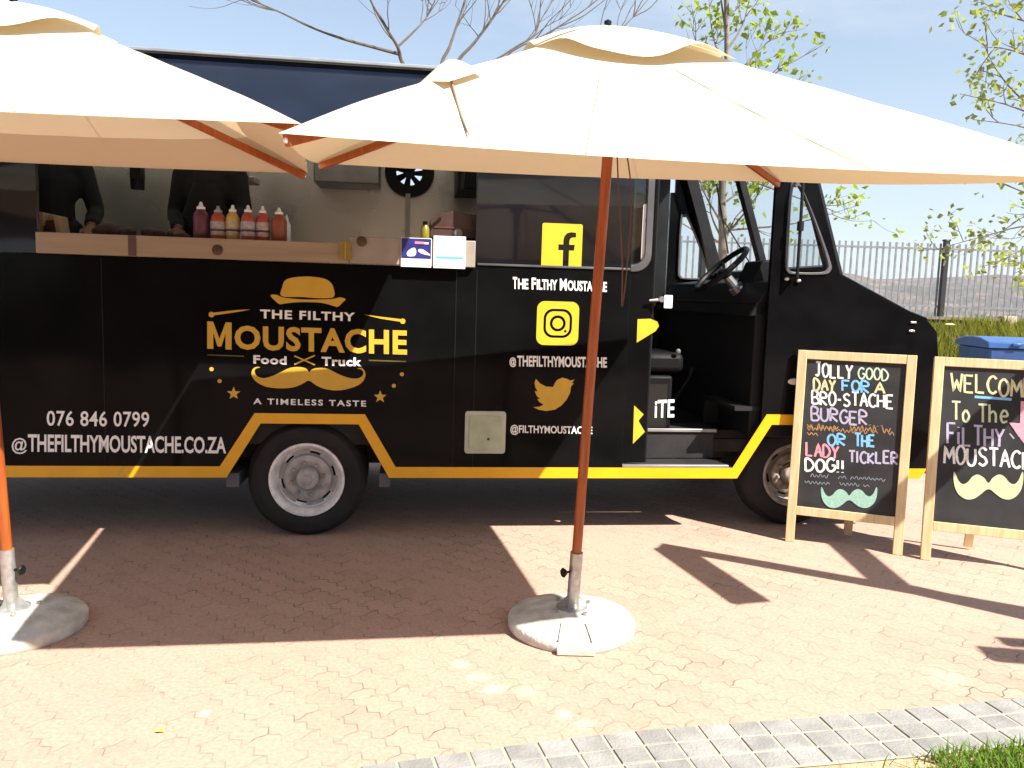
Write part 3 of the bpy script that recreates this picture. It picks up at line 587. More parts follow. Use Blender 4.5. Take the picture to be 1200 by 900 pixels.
# wheels
def wheel(x, yface, R, rimr, name, rm, s=1):
    # s=+1 near side (face looks to -y)
    root_ = D.objects.new(name, None); COL.objects.link(root_); root_.parent = T; root_.location = (x, yface, .375); root_.rotation_euler = (0,0,0 if s > 0 else pi); root_.empty_display_size = .1
    wd = .21; k = rimr
    m = MB(); pr = [(k-.004,.02),(k+.006,.0),(k+.03,-.012),(R*.80,-.016),(R*.90,-.006),(R*.965,.018),(R-.004,.045)]
    for g in range(4): y = .055+g*.032; pr += [(R,y),(R,y+.022),(R-.010,y+.024),(R-.010,y+.030)]
    pr += [(R,wd-.02),(R*.96,wd),(k,wd)]
    pr += [pr[0]]; m.lathe(pr, 56, (0,0,0), 'y', False); m.build('tyre', TYRE, root_, smooth=28)
    m = MB(); m.lathe([(k-.002,.022),(k+.006,.004),(k+.004,-.008),(k-.010,-.010),(k-.022,.004),(k-.034,.030),(k-.040,.075),(k-.060,.085)], 56, (0,0,0), 'y', False); m.build('rim', rm, root_, smooth=40)
    hol = []
    for i in range(6):
        a = 2*pi*i/6 + .26; r0, r1, h = k-.074, k-.048, .20
        ring_ = [(r1*cos(a+h*t), r1*sin(a+h*t)) for t in (-1,-.5,0,.5,1)] + [(r0*cos(a+h*t), r0*sin(a+h*t)) for t in (1,.5,0,-.5,-1)]
        hol.append(ring_)
    m = MB(); m.plate(circle(0,0,k-.036,56), hol, .078, .086)
    m.lathe([(k-.078,.079),(k-.084,.045),(k-.100,.036),(k-.135,.040),(.068,.070),(.0,.075)], 48, (0,0,0), 'y', False)
    dsk = m.build('wheel_disc', RIMD if rm is RIM else rm, root_, smooth=40)
    m = MB(); m.lathe([(.074,.072),(.070,.010),(.060,-.002),(.035,-.006),(.032,.002),(.0,.002)], 32, (0,0,0), 'y'); m.build('hub', RIMD if rm is RIM else rm, root_, smooth=40)
    m = MB()
    for i in range(8):
        a = 2*pi*i/8+.2; m.lathe([(.013,.05),(.013,.018),(.008,.012),(0,.012)], 6, (.105*cos(a),0,.105*sin(a)), 'y')
    m.build('wheel_nuts', RIM2, root_)
    m = MB(); m.lathe([(k-.03,.11),(0,.11)], 32, (0,0,0), 'y'); m.build('brake_drum', DARK, root_)
    return root_
wheel(0, .06, .377, .235, 'wheel', RIM)
wheel(3.384, .235, .377, .225, 'wheel', RIM2)
wheel(0, W_-.06, .377, .235, 'wheel', RIM, -1)
wheel(3.384, W_-.235, .377, .225, 'wheel', RIM2, -1)
b_ = MB(); b_.lathe([(.24,.30),(.36,.29),(.375,.33),(.375,.46),(.24,.48),(.24,.30)], 40, (0,0,.377), 'y', False); tpart(b_, 'inner_tyre', TYRE)
# mud flaps either side of the rear tyre
b_ = MB(); b_.box((-.50,.05,.33),(-.42,.45,.42)); gb = mat('grey_bracket', (.09,.09,.11), .5); tpart(b_, 'mud_bracket', gb); b_ = MB(); b_.box((.46,.05,.33),(.53,.45,.42)); tpart(b_, 'mud_bracket', gb)
# fuel flap
p0, p1 = S(544,531), S(593,482); b_ = MB(); b_.plate(rounded(p0[0],p1[0],p0[1],p1[1],.02), (), -.012, -.0015); ff_ = tpart(b_, 'fuel_flap', mat('pale_green_grey', (.40,.43,.34), .5, var=.1, bump=.1), bevel=.004)
b_ = MB(); b_.plate(rounded(p0[0]+.028,p1[0]-.028,p0[1]+.028,p1[1]-.03,.012), (), -.017, -.0135); b_.build('flap_panel', mat('pale_green_panel', (.36,.40,.29), .5, var=.12, vscale=10), ff_, bevel=.003)
b_ = MB(); q = S(572,514); b_.lathe([(.008,-.0172),(.006,-.021),(0,-.021)],10,(q[0],0,q[1]),'y'); b_.build('lock', DARK, ff_)

# ---------------- graphics on the side (vinyl, 2 mm)
DEC0, DEC1 = -.0038, -.0018
def text_mesh(txt, bold=.0, spacing=1.0):
    cu = D.curves.new('lettering', 'FONT'); cu.body = txt; cu.size = 1; cu.offset = bold; cu.space_character = spacing; cu.resolution_u = 3; cu.fill_mode = 'FRONT'
    o = D.objects.new('lettering', cu); COL.objects.link(o)
    dg = bpy.context.evaluated_depsgraph_get(); me = D.meshes.new_from_object(o.evaluated_get(dg)); D.objects.remove(o); D.curves.remove(cu)
    v = [(q.co.x, q.co.y) for q in me.vertices]; f = [tuple(p.vertices) for p in me.polygons]; D.meshes.remove(me)
    return v, f
def put_text(m, txt, corners, bold=0., spacing=1., shear=0, y=DEC1, wob=None):
    """corners BL, BR, TL, TR in x-z"""
    v, f = text_mesh(txt, bold, spacing)
    x0 = min(q[0] for q in v); x1 = max(q[0] for q in v); z0 = min(q[1] for q in v); z1 = max(q[1] for q in v)
    BL, BR, TL, TR = [Vector(c) for c in corners]; vs = []
    for q in v:
        a = (q[0]-x0)/(x1-x0); b = (q[1]-z0)/(z1-z0); p = BL.lerp(BR,a).lerp(TL.lerp(TR,a),b); vs.append((p.x,p.y))
    n = len(vs); ec = {}
    for t in f:
        for i in range(len(t)):
            e = (t[i], t[(i+1) % len(t)]); k = tuple(sorted(e)); ec[k] = None if k in ec else e
    y0, y1 = y-.002, y
    fs = list(f) + [tuple(i+n for i in reversed(t)) for t in f] + [(e[1],e[0],e[0]+n,e[1]+n) for e in ec.values() if e]
    m.add([(a,y0,b) for a,b in vs]+[(a,y1,b) for a,b in vs], fs)
def quad_px(x0,y0,x1,y1,sl=0.0):
    """pixel rectangle with baseline slope -> BL,BR,TL,TR on the side"""
    d = (x1-x0)*sl
    return [S(x0,y1), S(x1,y1+d), S(x0,y0), S(x1,y0+d)]
def poly_px(m, pts, holes=(), y0=DEC0, y1=DEC1, f=S, smooth=0):
    P_ = [f(*p) for p in pts]
    if smooth: P_ = curve_pts(P_, smooth)
    m.plate(P_, [[f(*p) for p in h] for h in holes], y0, y1)
# skirt stripe
zs0, zs1 = ZB-.001, ZB+.070
m_ = MB()
stripe = [(XR,zs0),(-.485,zs0),(-.275,.75),(.330,.75),(.525,zs0),(2.862,zs0),(3.085,.775),(3.70,.775),(3.93,zs0),(4.20,zs0),(4.245,zs1),(3.97,zs1),(3.735,.845),(3.045,.845),(2.825,zs1),(.565,zs1),(.368,.815),(-.312,.815),(-.525,zs1),(XR,zs1)]
m_.plate(stripe, (), -.005, -.0015); tpart(m_, 'stripe', YEL, smooth=0)
m_ = MB(); q = S(141,552); m_.add([(q[0]-.025,-.0056,zs0+.004),(q[0]-.008,-.0056,zs0+.004),(q[0]+.030,-.0056,zs1-.004),(q[0]+.010,-.0056,zs1-.004)], [(0,1,2,3)]); tpart(m_, 'stripe_joint', LEMON)
# contact lines
m_ = MB(); put_text(m_, '076 846 0799', quad_px(55,481,175,499,.012), .012, 1.05); tpart(m_, 'phone_number', WHITE, smooth=0)
m_ = MB(); put_text(m_, '@', [S(14,532),S(32,532),S(14,513),S(32,513)], .01); put_text(m_, 'THEFILTHYMOUSTACHE.CO.ZA', [S(33,529.5),S(265,531.5),S(33,508.5),S(265,512)], .022, .98); tpart(m_, 'web_address', WHITE, smooth=0)
# logo
lg = MB()
hat = [(330,347),(331,336),(334,329),(342,325.5),(360,324),(378,326),(387,330.5),(391,338),(391,348),(376,349.5),(352,348)]
m_ = MB(); poly_px(m_, hat, smooth=4)
brim = [(317,346),(324,345.5),(334,349),(360,351),(388,350.5),(398,348.5),(405,350.5),(402,354),(396,359.5),(391,358.5),(376,354.8),(352,354),(335,355.5),(328,356.5),(322,352)]
poly_px(m_, brim, smooth=3); logo = tpart(m_, 'hat_logo', GOLD, smooth=0)
m_ = MB()
q0, q1, q2, q3 = [Vector(v) for v in (S(243,408.5),S(271.5,409.8),S(243,376.5),S(271.5,378))]
m_.plate([tuple(q0.lerp(q1,a).lerp(q2.lerp(q3,a),b)) for a, b in ((0,0),(.25,0),(.25,.60),(.42,.10),(.58,.10),(.75,.60),(.75,0),(1,0),(1,1),(.76,1),(.5,.38),(.24,1),(0,1))], (), DEC0, DEC1); tpart(m_, 'logo_name', GOLD, smooth=0); m_ = MB()
put_text(m_, 'OUSTACHE', [S(275,409.5),S(477,416),S(275,381),S(477,387)], .035, 1.08); tpart(m_, 'logo_name', GOLD, smooth=0)
m_ = MB(); put_text(m_, 'THE FILTHY', [S(305,373),S(416,376.5),S(305,362.5),S(416,366.5)], .03, 1.15)
tpart(m_, 'logo_word', WHITE, smooth=0); m_ = MB(); put_text(m_, 'Food', [S(297,426),S(336,427.5),S(297,416),S(336,417.5)], .035, 1.08)
tpart(m_, 'logo_word', WHITE, smooth=0); m_ = MB(); put_text(m_, 'Truck', [S(377,428.5),S(424,429.5),S(377,418),S(424,419)], .035, 1.08)
tpart(m_, 'logo_word', WHITE, smooth=0); m_ = MB(); put_text(m_, 'A TIMELESS TASTE', [S(297,473.5),S(429,476.5),S(297,466.5),S(429,469.5)], .02, 1.25); tpart(m_, 'logo_word', WHITE, smooth=0)
m_ = MB()
must = [(362.5,436),(366,432.5),(374,431),(384,432),(396,438),(408,442.5),(418,443.5),(424,441),(426,436.5),(423,433),(418.5,432),(424,431),(428,436),(427.5,443),(422,450),(410,455),(395,457.5),(380,455.5),(370,451),(362,446),(354,450),(343,454),(328,455),(312,453),(300,447),(295,439),(296,433),(300,430),(305,430.5),(300,432),(298.5,436),(302,441),(309,443),(318,441),(329,436),(340,431),(351,430),(359,432)]
poly_px(m_, must, smooth=3); tpart(m_, 'moustache_logo', GOLD, smooth=0)
m_ = MB()
poly_px(m_, [(247,368),(250,366.4),(278,363.2),(294,362.6),(278,365.6),(251,369.5)]); m_.plate(circle(*S(248,368.6),.017,14), (), -.0046, -.0016)
tpart(m_, 'logo_pin', GOLD, smooth=0); m_ = MB(); poly_px(m_, [(426,368.5),(445,371),(472,374.2),(474,377.8),(446,373.4)]); m_.plate(circle(*S(472,376.4),.017,14), (), -.0046, -.0016)
tpart(m_, 'logo_pin', GOLD, smooth=0); m_ = MB()
for a, b in (((345,417),(369,427.5)),((369,416.5),(345,427))):
    p, q = Vector(S(*a)), Vector(S(*b)); n_ = Vector((-(q-p).y,(q-p).x)).normalized()*.0045; m_.plate([p+n_,q+n_,q-n_,p-n_], (), -.0036 if a[0]<350 else -.0050, -.0016)
tpart(m_, 'logo_cross', GOLD, smooth=0)
m_ = MB(); poly_px(m_, [(243,415.2),(286,416.8),(286,418.2),(243,416.4)]); tpart(m_, 'logo_rule', DIMGOLD, smooth=0); m_ = MB(); poly_px(m_, [(432,421.4),(476,423),(476,424.4),(432,422.9)]); tpart(m_, 'logo_rule', DIMGOLD, smooth=0)
def star(m, px, py, r):
    c = S(px,py); m.plate([(c[0]+(r if k%2==0 else r*.42)*sin(pi*k/5), c[1]+(r if k%2==0 else r*.42)*cos(pi*k/5)) for k in range(10)], (), DEC0, DEC1)
m_ = MB(); star(m_,274,461,.042); tpart(m_, 'logo_star', GOLD, smooth=0); m_ = MB(); star(m_,445.5,465,.042); tpart(m_, 'logo_star', GOLD, smooth=0)
for px,py in ((248,432.5),(257.5,446.5),(471,438.5),(461.5,452)): m_ = MB(); m_.plate(circle(*S(px,py),.013,10), (), DEC0, DEC1); tpart(m_, 'logo_dot', GOLD, smooth=0)
# social icons
m_ = MB(); c = [S(634,311.5), S(683,262.5)]; x0,x1,z0,z1 = c[0][0],c[1][0],S(634,312)[1],S(658,262)[1]
X = lambda t: x0+(x1-x0)*t; Z = lambda t: z0+(z1-z0)*t
fl = [(.53,0.02),(.68,0.02),(.68,.385),(.80,.385),(.82,.52),(.68,.52),(.68,.60),(.70,.66),(.76,.69),(.84,.69),(.84,.80),(.72,.81),(.62,.785),(.55,.71),(.53,.62),(.53,.52),(.41,.52),(.41,.385),(.53,.385)]
m_.plate(rounded(x0,x1,z0,z1,.012), [[(X(a),Z(b)) for a,b in fl]], DEC0, DEC1); tpart(m_, 'social_icon', LEMON, smooth=0)
m_ = MB(); c0, c1 = S(628,404), S(679,354); x0,x1,z0,z1 = c0[0],c1[0],c0[1],c1[1]; cx, cz, hw = (x0+x1)/2, (z0+z1)/2, (x1-x0)/2
m_.plate(rounded(x0,x1,z0,z1,.05,7), [rounded(cx-hw*.68,cx+hw*.68,cz-hw*.68,cz+hw*.68,.062,7)], DEC0, DEC1)
m_.plate(rounded(cx-hw*.56,cx+hw*.56,cz-hw*.56,cz+hw*.56,.048,7), [circle(cx,cz,hw*.38,28), circle(cx+hw*.37,cz-hw*.36,hw*.065,12)], DEC0, DEC1)
m_.plate(circle(cx,cz,hw*.25,24), (), DEC0, DEC1); tpart(m_, 'social_icon', LEMON, smooth=0)
m_ = MB()
bird = [(628,444),(633,449.5),(640,453),(648,453.5),(650,449),(653,445),(659,442.5),(665,444),(668,446),(673,444.5),(670,449),(672.5,449),(669,453),(668,460),(664,468),(658,475),(650,480),(640,481.5),(631,480),(625,477),(632,476.5),(637,474),(632,471),(629.5,467.5),(633,467.5),(629,464),(626.5,458),(630,459),(627,453),(626.5,448)]
poly_px(m_, bird); tpart(m_, 'social_icon', GOLD, smooth=0)
m_ = MB(); put_text(m_, 'T', [S(601,338.5),S(606,338.6),S(601,324.5),S(606,324.7)], .03); put_text(m_, 'HE', [S(607,338.7),S(619,339),S(607,326.5),S(619,326.9)], .03); put_text(m_, 'F', [S(623,339.2),S(628,339.4),S(623,325.3),S(628,325.6)], .03); put_text(m_, 'ILTHY', [S(629,339.4),S(653,340.2),S(629,327.3),S(653,328)], .03); put_text(m_, 'M', [S(656,340.3),S(664,340.6),S(656,326.5),S(664,326.8)], .03); put_text(m_, 'OUSTACHE', [S(665,340.6),S(711,342.3),S(665,328.5),S(711,330.4)], .03)
tpart(m_, 'social_handle', WHITE, smooth=0)
m_ = MB(); put_text(m_, '@', [S(597,430),S(605,430.2),S(597,418.5),S(605,418.7)], .03); put_text(m_, 'THEFILTHYMOUSTACHE', [S(606,429.5),S(711,431),S(606,416.5),S(711,418.6)], .03); tpart(m_, 'social_handle', WHITE, smooth=0)
m_ = MB(); put_text(m_, '@FILTHYMOUSTACHE', [S(598,509.5),S(694,511),S(598,497.5),S(694,499.5)], .02); tpart(m_, 'social_handle', WHITE, smooth=0)
# pieces of the door's own graphic that stay in view
fD = lambda x,y: S(x,y,.05)
m_ = MB(); poly_px(m_, [(747,374),(762,373.5),(770,377),(772,382),(768,388),(746,401.5)], y0=.046, y1=.049, f=fD); m_.build('door_graphic', LEMON, door, smooth=0); m_ = MB(); poly_px(m_, [(743,475),(754,485.5),(748,493),(755.5,506),(741.5,520)], y0=.046, y1=.049, f=fD); m_.build('door_graphic', LEMON, door, smooth=0)
m_ = MB(); v_ = [S(767,489.5,.35),S(790,489,.35),S(767.5,469,.35),S(790.5,468,.35)]; put_text(m_, 'iTE', v_, .02, 1.0, y=.3505); m_.build('seat_box_lettering', WHITE, seat, smooth=0)

def TW(x, y, z): return TP + TU*x + TN*y + Vector((0,0,z))
# ------------------------------------------------------------------ things on and behind the counter
CT = 1.883
def bottle(px, h, r, body, cap, label, lab=None, off=.10):
    x, _ = S(px, 288, off); root = empty('sauce_bottle', TW(x, off, CT), TYAW, label=label, cat='sauce bottle', group='sauce bottles in a row on the counter')
    m = MB(); m.lathe([(r*.9,0),(r,.008),(r,h*.60),(r*.82,h*.70),(r*.42,h*.80),(r*.40,h*.82)], 18); m.build('bottle_body', body, root, smooth=50)
    m = MB(); m.lathe([(r*.55,h*.80),(r*.55,h*.86),(r*.30,h*.89),(r*.16,h*.99),(r*.10,h),(0,h)], 14); m.build('nozzle', cap, root, smooth=40)
    if lab:
        m = MB(); m.lathe([(r+.0005,h*.12),(r+.0015,h*.13),(r+.0015,h*.52),(r+.0005,h*.53)], 18); lb = m.build('paper_label', lab, root, smooth=50)
        m = MB(); m.lathe([(r+.0016,h*.24),(r+.0026,h*.245),(r+.0026,h*.30),(r+.0016,h*.305)], 18); m.build('label_band', mat('purple_band', (.10,.03,.09), .5), lb, smooth=50)
    return root
red = mat('ketchup_red', (.36,.075,.045), .3); plum = mat('plum_sauce', (.12,.03,.05), .3); mus = mat('mustard', (.50,.36,.10), .3); rust = mat('rust_sauce', (.26,.07,.025), .3); glab = mat('grey_label', (.36,.34,.34), .5, var=.25, vscale=60); ylab = mat('buff_label', (.46,.38,.25), .5, var=.2, vscale=60)
bottle(236, .225, .047, plum, WHITEP, 'plum coloured sauce bottle with no label, standing closest to the bread')
bottle(256, .205, .046, red, mat('grey_cap', (.3,.3,.3), .4), 'red sauce bottle with grey cap and grey label beside the plum bottle', glab)
bottle(273, .215, .042, mus, WHITEP, 'mustard yellow sauce bottle with buff label in the middle of the row', ylab)
bottle(291, .215, .043, red, WHITEP, 'red sauce bottle with grey label and white nozzle beside the mustard', glab, off=.08)
bottle(308, .215, .042, mat('tomato', (.40,.06,.06), .3), WHITEP, 'red sauce bottle with pale label beside the rust brown bottle', mat('pale_label', (.44,.38,.34), .5, var=.25, vscale=50))
bottle(327, .210, .048, rust, WHITEP, 'rust brown sauce bottle without label beside the white squeeze bottle')
x, _ = S(335, 286, .14); root = empty('squeeze_bottle', TW(x,.17,CT), TYAW, label='slim white squeeze bottle half behind the rust brown sauce bottle', cat='squeeze bottle')
m_ = MB(); m_.lathe([(.024,0),(.026,.01),(.026,.11),(.012,.135),(.011,.14)],14); m_.build('bottle_body', WHITEP, root, smooth=50); m_ = MB(); m_.lathe([(.012,.139),(.012,.15),(.004,.175),(0,.176)],12); m_.build('nozzle', WHITEP, root)
# wooden box at the left end
x0, x1 = S(42,280,.2)[0], S(72,280,.2)[0]
root = empty('napkin_box', TW(x0,.18,CT), TYAW, label='small wooden napkin box with sloping ends on the counter beside the bread', cat='napkin box')
w_b = x1-x0
pb = wood('pale_box_wood', (.48,.33,.19), (.36,.24,.13), 2, .5, 12)
m_ = MB(); m_.plate([(0,0),(.05,0),(.055,.13),(-.012,.14)], (), 0, .16); m_.plate([(w_b-.02,0),(w_b-.0,0),(w_b-.015,.115),(w_b-.04,.12)], (), 0, .16); m_.build('box_end', pb, root, bevel=.003)
m_ = MB(); m_.box((.052,.145,0),(w_b-.022,.158,.11)); m_.box((.052,.0,.0),(w_b-.022,.145,.01)); m_.box((.052,.002,.0),(w_b-.022,.012,.05)); m_.build('box_panel', mat('dark_box_wood', (.06,.03,.02), .6), root)
m_ = MB(); m_.box((.06,.02,.012),(w_b-.04,.13,.085)); m_.build('napkin', mat('brown_napkin', (.10,.06,.045), .8, var=.3, vscale=40), root, bevel=.004)
# dark loaves and wrapped goods
for i, (px, wd, ht, lab) in enumerate(((128,.17,.095,'large dark bread loaf lying behind the counter nearest the napkin box'),(150,.10,.075,'round dark roll beside the large loaf'),(182,.12,.08,'pair of joined dark rolls in the middle of the bread row'),(199,.055,.055,'smallest dark roll between two larger ones'),(213,.10,.05,'flat dark roll nearest the sauce bottles'))):
    x, z = S(px, 282, .30); m_ = MB(); rnd = random.Random(i+40)
    lobes = [(0,0,1)] if i in (1,3,4) else ([(-.03,0,.9),(.035,.01,.8)] if i == 2 else [(-.04,0,.75),(.0,0,1),(.05,.0,.7)])
    for dx, dy, k in lobes: m_.ell((dx,dy,ht*k*.46),(wd*.5*k,.06,ht*k*.5))
    o = m_.build('bread_roll', mat('dark_crust', (.055,.028,.022), .6, var=.4, vscale=25, bump=.5), smooth=60); o.location = TW(x,.30,CT+.001); o.rotation_euler = (0,0,TYAW)
    tag(o, lab, 'bread', 'dark bread behind the counter')
# appliance on the right of the counter
x0, x1 = S(503,270,.22)[0], S(566,270,.22)[0]
root = empty('snack_warmer', TW(x0,.14,1.926), TYAW, label='dark brown counter top snack warmer with sloping top beside the card sign', cat='snack warmer')
ap = mat('dark_brown_enamel', (.05,.028,.024), .35, var=.3); L_ = x1-x0
m_ = MB(); m_.plate([(0,.02),(L_,.02),(L_,.175),(L_*.62,.185),(L_*.58,.20),(L_*.38,.20),(L_*.34,.185),(.06,.18),(.0,.13)], (), 0, .26); m_.build('casing', ap, root, bevel=.008)
m_ = MB(); m_.box((.03,-.006,.085),(L_-.02,-.001,.095)); m_.build('door_trim', mat('red_brown_trim', (.10,.03,.025), .4), root)
m_ = MB(); m_.lathe([(.026,-.002),(.024,-.02),(0,-.022)],16,(L_*.52,0,.055),'y'); m_.lathe([(.030,.0),(.030,-.006)],16,(L_*.52,0,.055),'y'); m_.build('dial', mat('grey_dial', (.20,.20,.21), .3, .5), root)
for q in (.03, L_-.03):
    m_ = MB(); m_.lathe([(.014,0),(.014,.02)],10,(q,.05,0)); m_.lathe([(.014,0),(.014,.02)],10,(q,.21,0)); m_.build('foot', BLACKP, root)
x, _ = S(498,272,.05); root = empty('dish_soap_bottle', TW(x,.05,1.926), TYAW, label='small yellow green bottle standing beside the snack warmer', cat='bottle')
m_ = MB(); m_.lathe([(.026,0),(.028,.01),(.027,.075),(.014,.095)],16); m_.build('bottle_body', mat('olive_yellow', (.17,.145,.018), .3), root, smooth=50); m_ = MB(); m_.lathe([(.015,.094),(.015,.115),(0,.117)],12); m_.build('cap', BLACKP, root)
# two payment cards propped against the counter flap
def card(name, px0, py0, px1, py1, label, blue):
    a, z0 = S(px0,py1,-.06); b, z1 = S(px1,py0,-.06)
    root = empty(name, TW(a,-.056,z0), TYAW, label=label, cat='sign'); w__, h = b-a, z1-z0
    m = MB(); m.box((0,0,0),(w__,.008,h)); m.build('sign_board', WHITEP, root, bevel=.002)
    if blue:
        m = MB(); m.box((0.003,-.0018,h*.30),(w__-.003,-.0002,h-.003)); p = m.build('print_panel', mat('navy_print', (.018,.022,.16), .4, var=.3, vscale=20), root)
        m = MB(); m.plate(curve_pts([(w__*.22,h*.38),(w__*.20,h*.50),(w__*.32,h*.62),(w__*.45,h*.66),(w__*.50,h*.52),(w__*.46,h*.40),(w__*.36,h*.37)],3), (), -.0034, -.0020); m.plate(curve_pts([(w__*.56,h*.60),(w__*.70,h*.62),(w__*.92,h*.48),(w__*.94,h*.42),(w__*.72,h*.46),(w__*.60,h*.52)],3), (), -.0034, -.0020); m.build('print_shape', WHITE, p)
        m = MB(); m.box((w__*.45,-.0034,h*.80),(w__*.76,-.0020,h*.88)); m.build('print_mark', mat('pink_print', (.62,.22,.22), .4), p)
        m = MB(); m.box((w__*.76,-.0034,h*.80),(w__*.90,-.0020,h*.86)); m.build('print_mark', WHITE, p)
    else:
        m = MB(); m.box((w__*.08,-.0018,h*.30),(w__*.94,-.0002,h*.37)); m.build('print_panel', mat('sky_blue_print', (.10,.40,.72), .4), root)
        m = MB(); m.box((w__*.08,-.0018,h*.40),(w__*.94,-.0002,h*.80)); m.build('print_panel', mat('bright_white_print', (.86,.87,.88), .3), root)
card('payment_sign', 469.5, 279.5, 506, 312.5, 'blue and white payment sign on the counter flap', True)
card('payment_sign', 507.5, 277.5, 546, 314, 'white payment sign with pale blue stripe, next to the blue sign', False)

# ------------------------------------------------------------------ people in the kitchen
def remeshed(m, voxel, name, mt, par, sm=4):
    o = m.build(name, mt, None, smooth=0, weld=False)
    r = o.modifiers.new('r', 'REMESH'); r.mode = 'VOXEL'; r.voxel_size = voxel
    s_ = o.modifiers.new('s', 'SMOOTH'); s_.factor = .5; s_.iterations = sm
    dg = bpy.context.evaluated_depsgraph_get(); me = D.meshes.new_from_object(o.evaluated_get(dg)); old = o.data
    D.objects.remove(o); D.meshes.remove(old)
    for p in me.polygons: p.use_smooth = True
    me.materials.clear(); me.materials.append(mt); me.name = name
    o = D.objects.new(name, me); COL.objects.link(o); o.parent = par; return o
def limb(m, pts, rad):
    m.tube(curve_pts([tuple(p) for p in pts], 4, False), [rad[min(i//4, len(rad)-2)]*(1-(i%4)/4)+rad[min(i//4+1, len(rad)-1)]*((i%4)/4) for i in range(4*(len(pts)-1)+1)], 12)
    for p, r in ((pts[0],rad[0]),(pts[-1],rad[-1])): m.ell(p,(r,r,r),10,6)
def hand(m, wrist, d, palm_n):
    wrist, d, n = Vector(wrist), Vector(d).normalized(), Vector(palm_n).normalized(); s_ = d.cross(n).normalized()
    for k in range(5): m.ell(wrist+d*.045+s_*(k-2)*.015,(.020,.020,.020),8,5)
    m.ell(wrist+d*.02,(.026,.026,.026),10,6)
    for k, ln in enumerate((.066,.078,.074,.058)):
        b = wrist+d*.075+s_*(.030-k*.020); p1 = b+d*ln*.5-n*.004; p2 = p1+d*ln*.35-n*ln*.30; m.tube([b-d*.02,b,p1,p2],[.0095,.0095,.0088,.0075],8); m.ell(p2,(.0076,)*3,8,5)
    b = wrist+d*.03+s_*.03; p1 = b+s_*.028+d*.028; p2 = p1+d*.032-n*.008; m.tube([b-s_*.012,b,p1,p2],[.012,.012,.0105,.009],8); m.ell(p2,(.009,)*3,8,5)
def person(x, y, rz, label, skin, shirt, trous, apron, hairc, armR, armL, cap=False, H=.985):
    """stands at the truck's floor, faces local -y; armR/armL = elbow and wrist"""
    root = empty('person', TW(x,y,.985), TYAW+rz, label=label, cat='person'); root.scale = (H,H,H)
    V3 = Vector; b = MB()
    hip, knee, ank = .93, .50, .09
    for s_ in (-1,1):
        limb(b, [(s_*.095,0,hip),(s_*.10,-.02,knee),(s_*.10,.02,ank)], [.085,.056,.040])
        b.ell((s_*.105,-.06,.04),(.045,.12,.04),12,7)
    limb(b, [(0,.0,.95),(0,.01,1.12),(0,0,1.32),(0,.01,1.44)], [.125,.115,.125,.10]); b.ell((0,0,.97),(.165,.115,.13)); b.ell((0,0,1.30),(.175,.115,.16)); b.ell((0,.0,1.40),(.19,.085,.075))
    limb(b, [(0,.02,1.44),(0,.0,1.53),(0,-.01,1.58)], [.068,.056,.056])
    b.ell((0,-.015,1.665),(.076,.096,.118),18,12); b.ell((0,-.045,1.595),(.055,.055,.045),14,8)
    b.tube([(0,-.105,1.675),(0,-.122,1.648),(0,-.108,1.635)],[.010,.015,.014],8)               # nose
    for s_ in (-1,1):
        b.ell((s_*.078,.0,1.655),(.012,.024,.034),10,6); b.ell((s_*.030,-.100,1.690),(.024,.012,.008),8,5)
    b.ell((0,-.098,1.602),(.026,.012,.007),10,5); b.ell((0,-.094,1.588),(.024,.012,.008),10,5)
    sh = MB()
    for s_, (el, wr, nrm) in ((1,armR),(-1,armL)):
        S0 = V3((s_*.195,.0,1.40)); el, wr = V3(el), V3(wr)
        limb(b, [S0, S0.lerp(el,.5)+V3((s_*.005,0,0)), el, el.lerp(wr,.45), wr], [.058,.048,.040,.038,.026]); hand(b, wr, wr-el, nrm)
        limb(sh, [S0, S0.lerp(el,.5), el, el.lerp(wr,.45), el.lerp(wr,.86)], [.072,.064,.058,.054,.046])
    body = remeshed(b, .0075, 'body', skin, root)
    limb(sh, [(0,.0,.90),(0,.005,1.12),(0,0,1.32),(0,.01,1.42)], [.15,.138,.145,.115]); sh.ell((0,0,.93),(.185,.135,.14)); sh.ell((0,0,1.29),(.192,.132,.175)); sh.ell((0,.0,1.40),(.208,.10,.085)); limb(sh, [(0,.015,1.42),(0,.012,1.475)], [.09,.072])
    remeshed(sh, .012, 'shirt', shirt, root)
    t_ = MB()
    for s_ in (-1,1): limb(t_, [(s_*.09,0,.96),(s_*.10,-.02,.50),(s_*.10,.02,.10)], [.112,.078,.062])
    t_.ell((0,0,.95),(.182,.133,.13)); remeshed(t_, .013, 'trousers', trous, root)
    f = MB()
    for s_ in (-1,1): f.ell((s_*.105,-.06,.045),(.052,.135,.052),14,8)
    f.build('shoes', BLACKP, root, smooth=60)
    if apron:
        a = MB(); cols, rws = 9, 12; vs = []
        for j in range(rws+1):
            z = .55+.78*j/rws; wd = .19 if z < 1.05 else .19-.10*(z-1.05)/.28
            for i in range(cols):
                t = i/(cols-1)*2-1; th = t*.95; vs.append((wd*sin(th)/.82, -.158*cos(th)-.012-(.01 if z < .85 else 0), z))
        a.add(vs, [(j*cols+i,j*cols+i+1,(j+1)*cols+i+1,(j+1)*cols+i) for j in range(rws) for i in range(cols-1)]); o = a.build('apron', apron, root, smooth=60); s_ = o.modifiers.new('s','SOLIDIFY'); s_.thickness = .006
    h = MB(); h.ell((0,.005,1.69),(.083,.100,.102),18,12)
    for k in range(40):
        r_ = random.Random(k); an = r_.uniform(0,2*pi); e_ = r_.uniform(.1,1.3); h.ell((.082*cos(an)*cos(e_), .012+.098*sin(an)*cos(e_)+.012, 1.69+.10*sin(e_)), (.016,.016,.014),7,5)
    ho = h.build('hair', hairc, root, smooth=60)
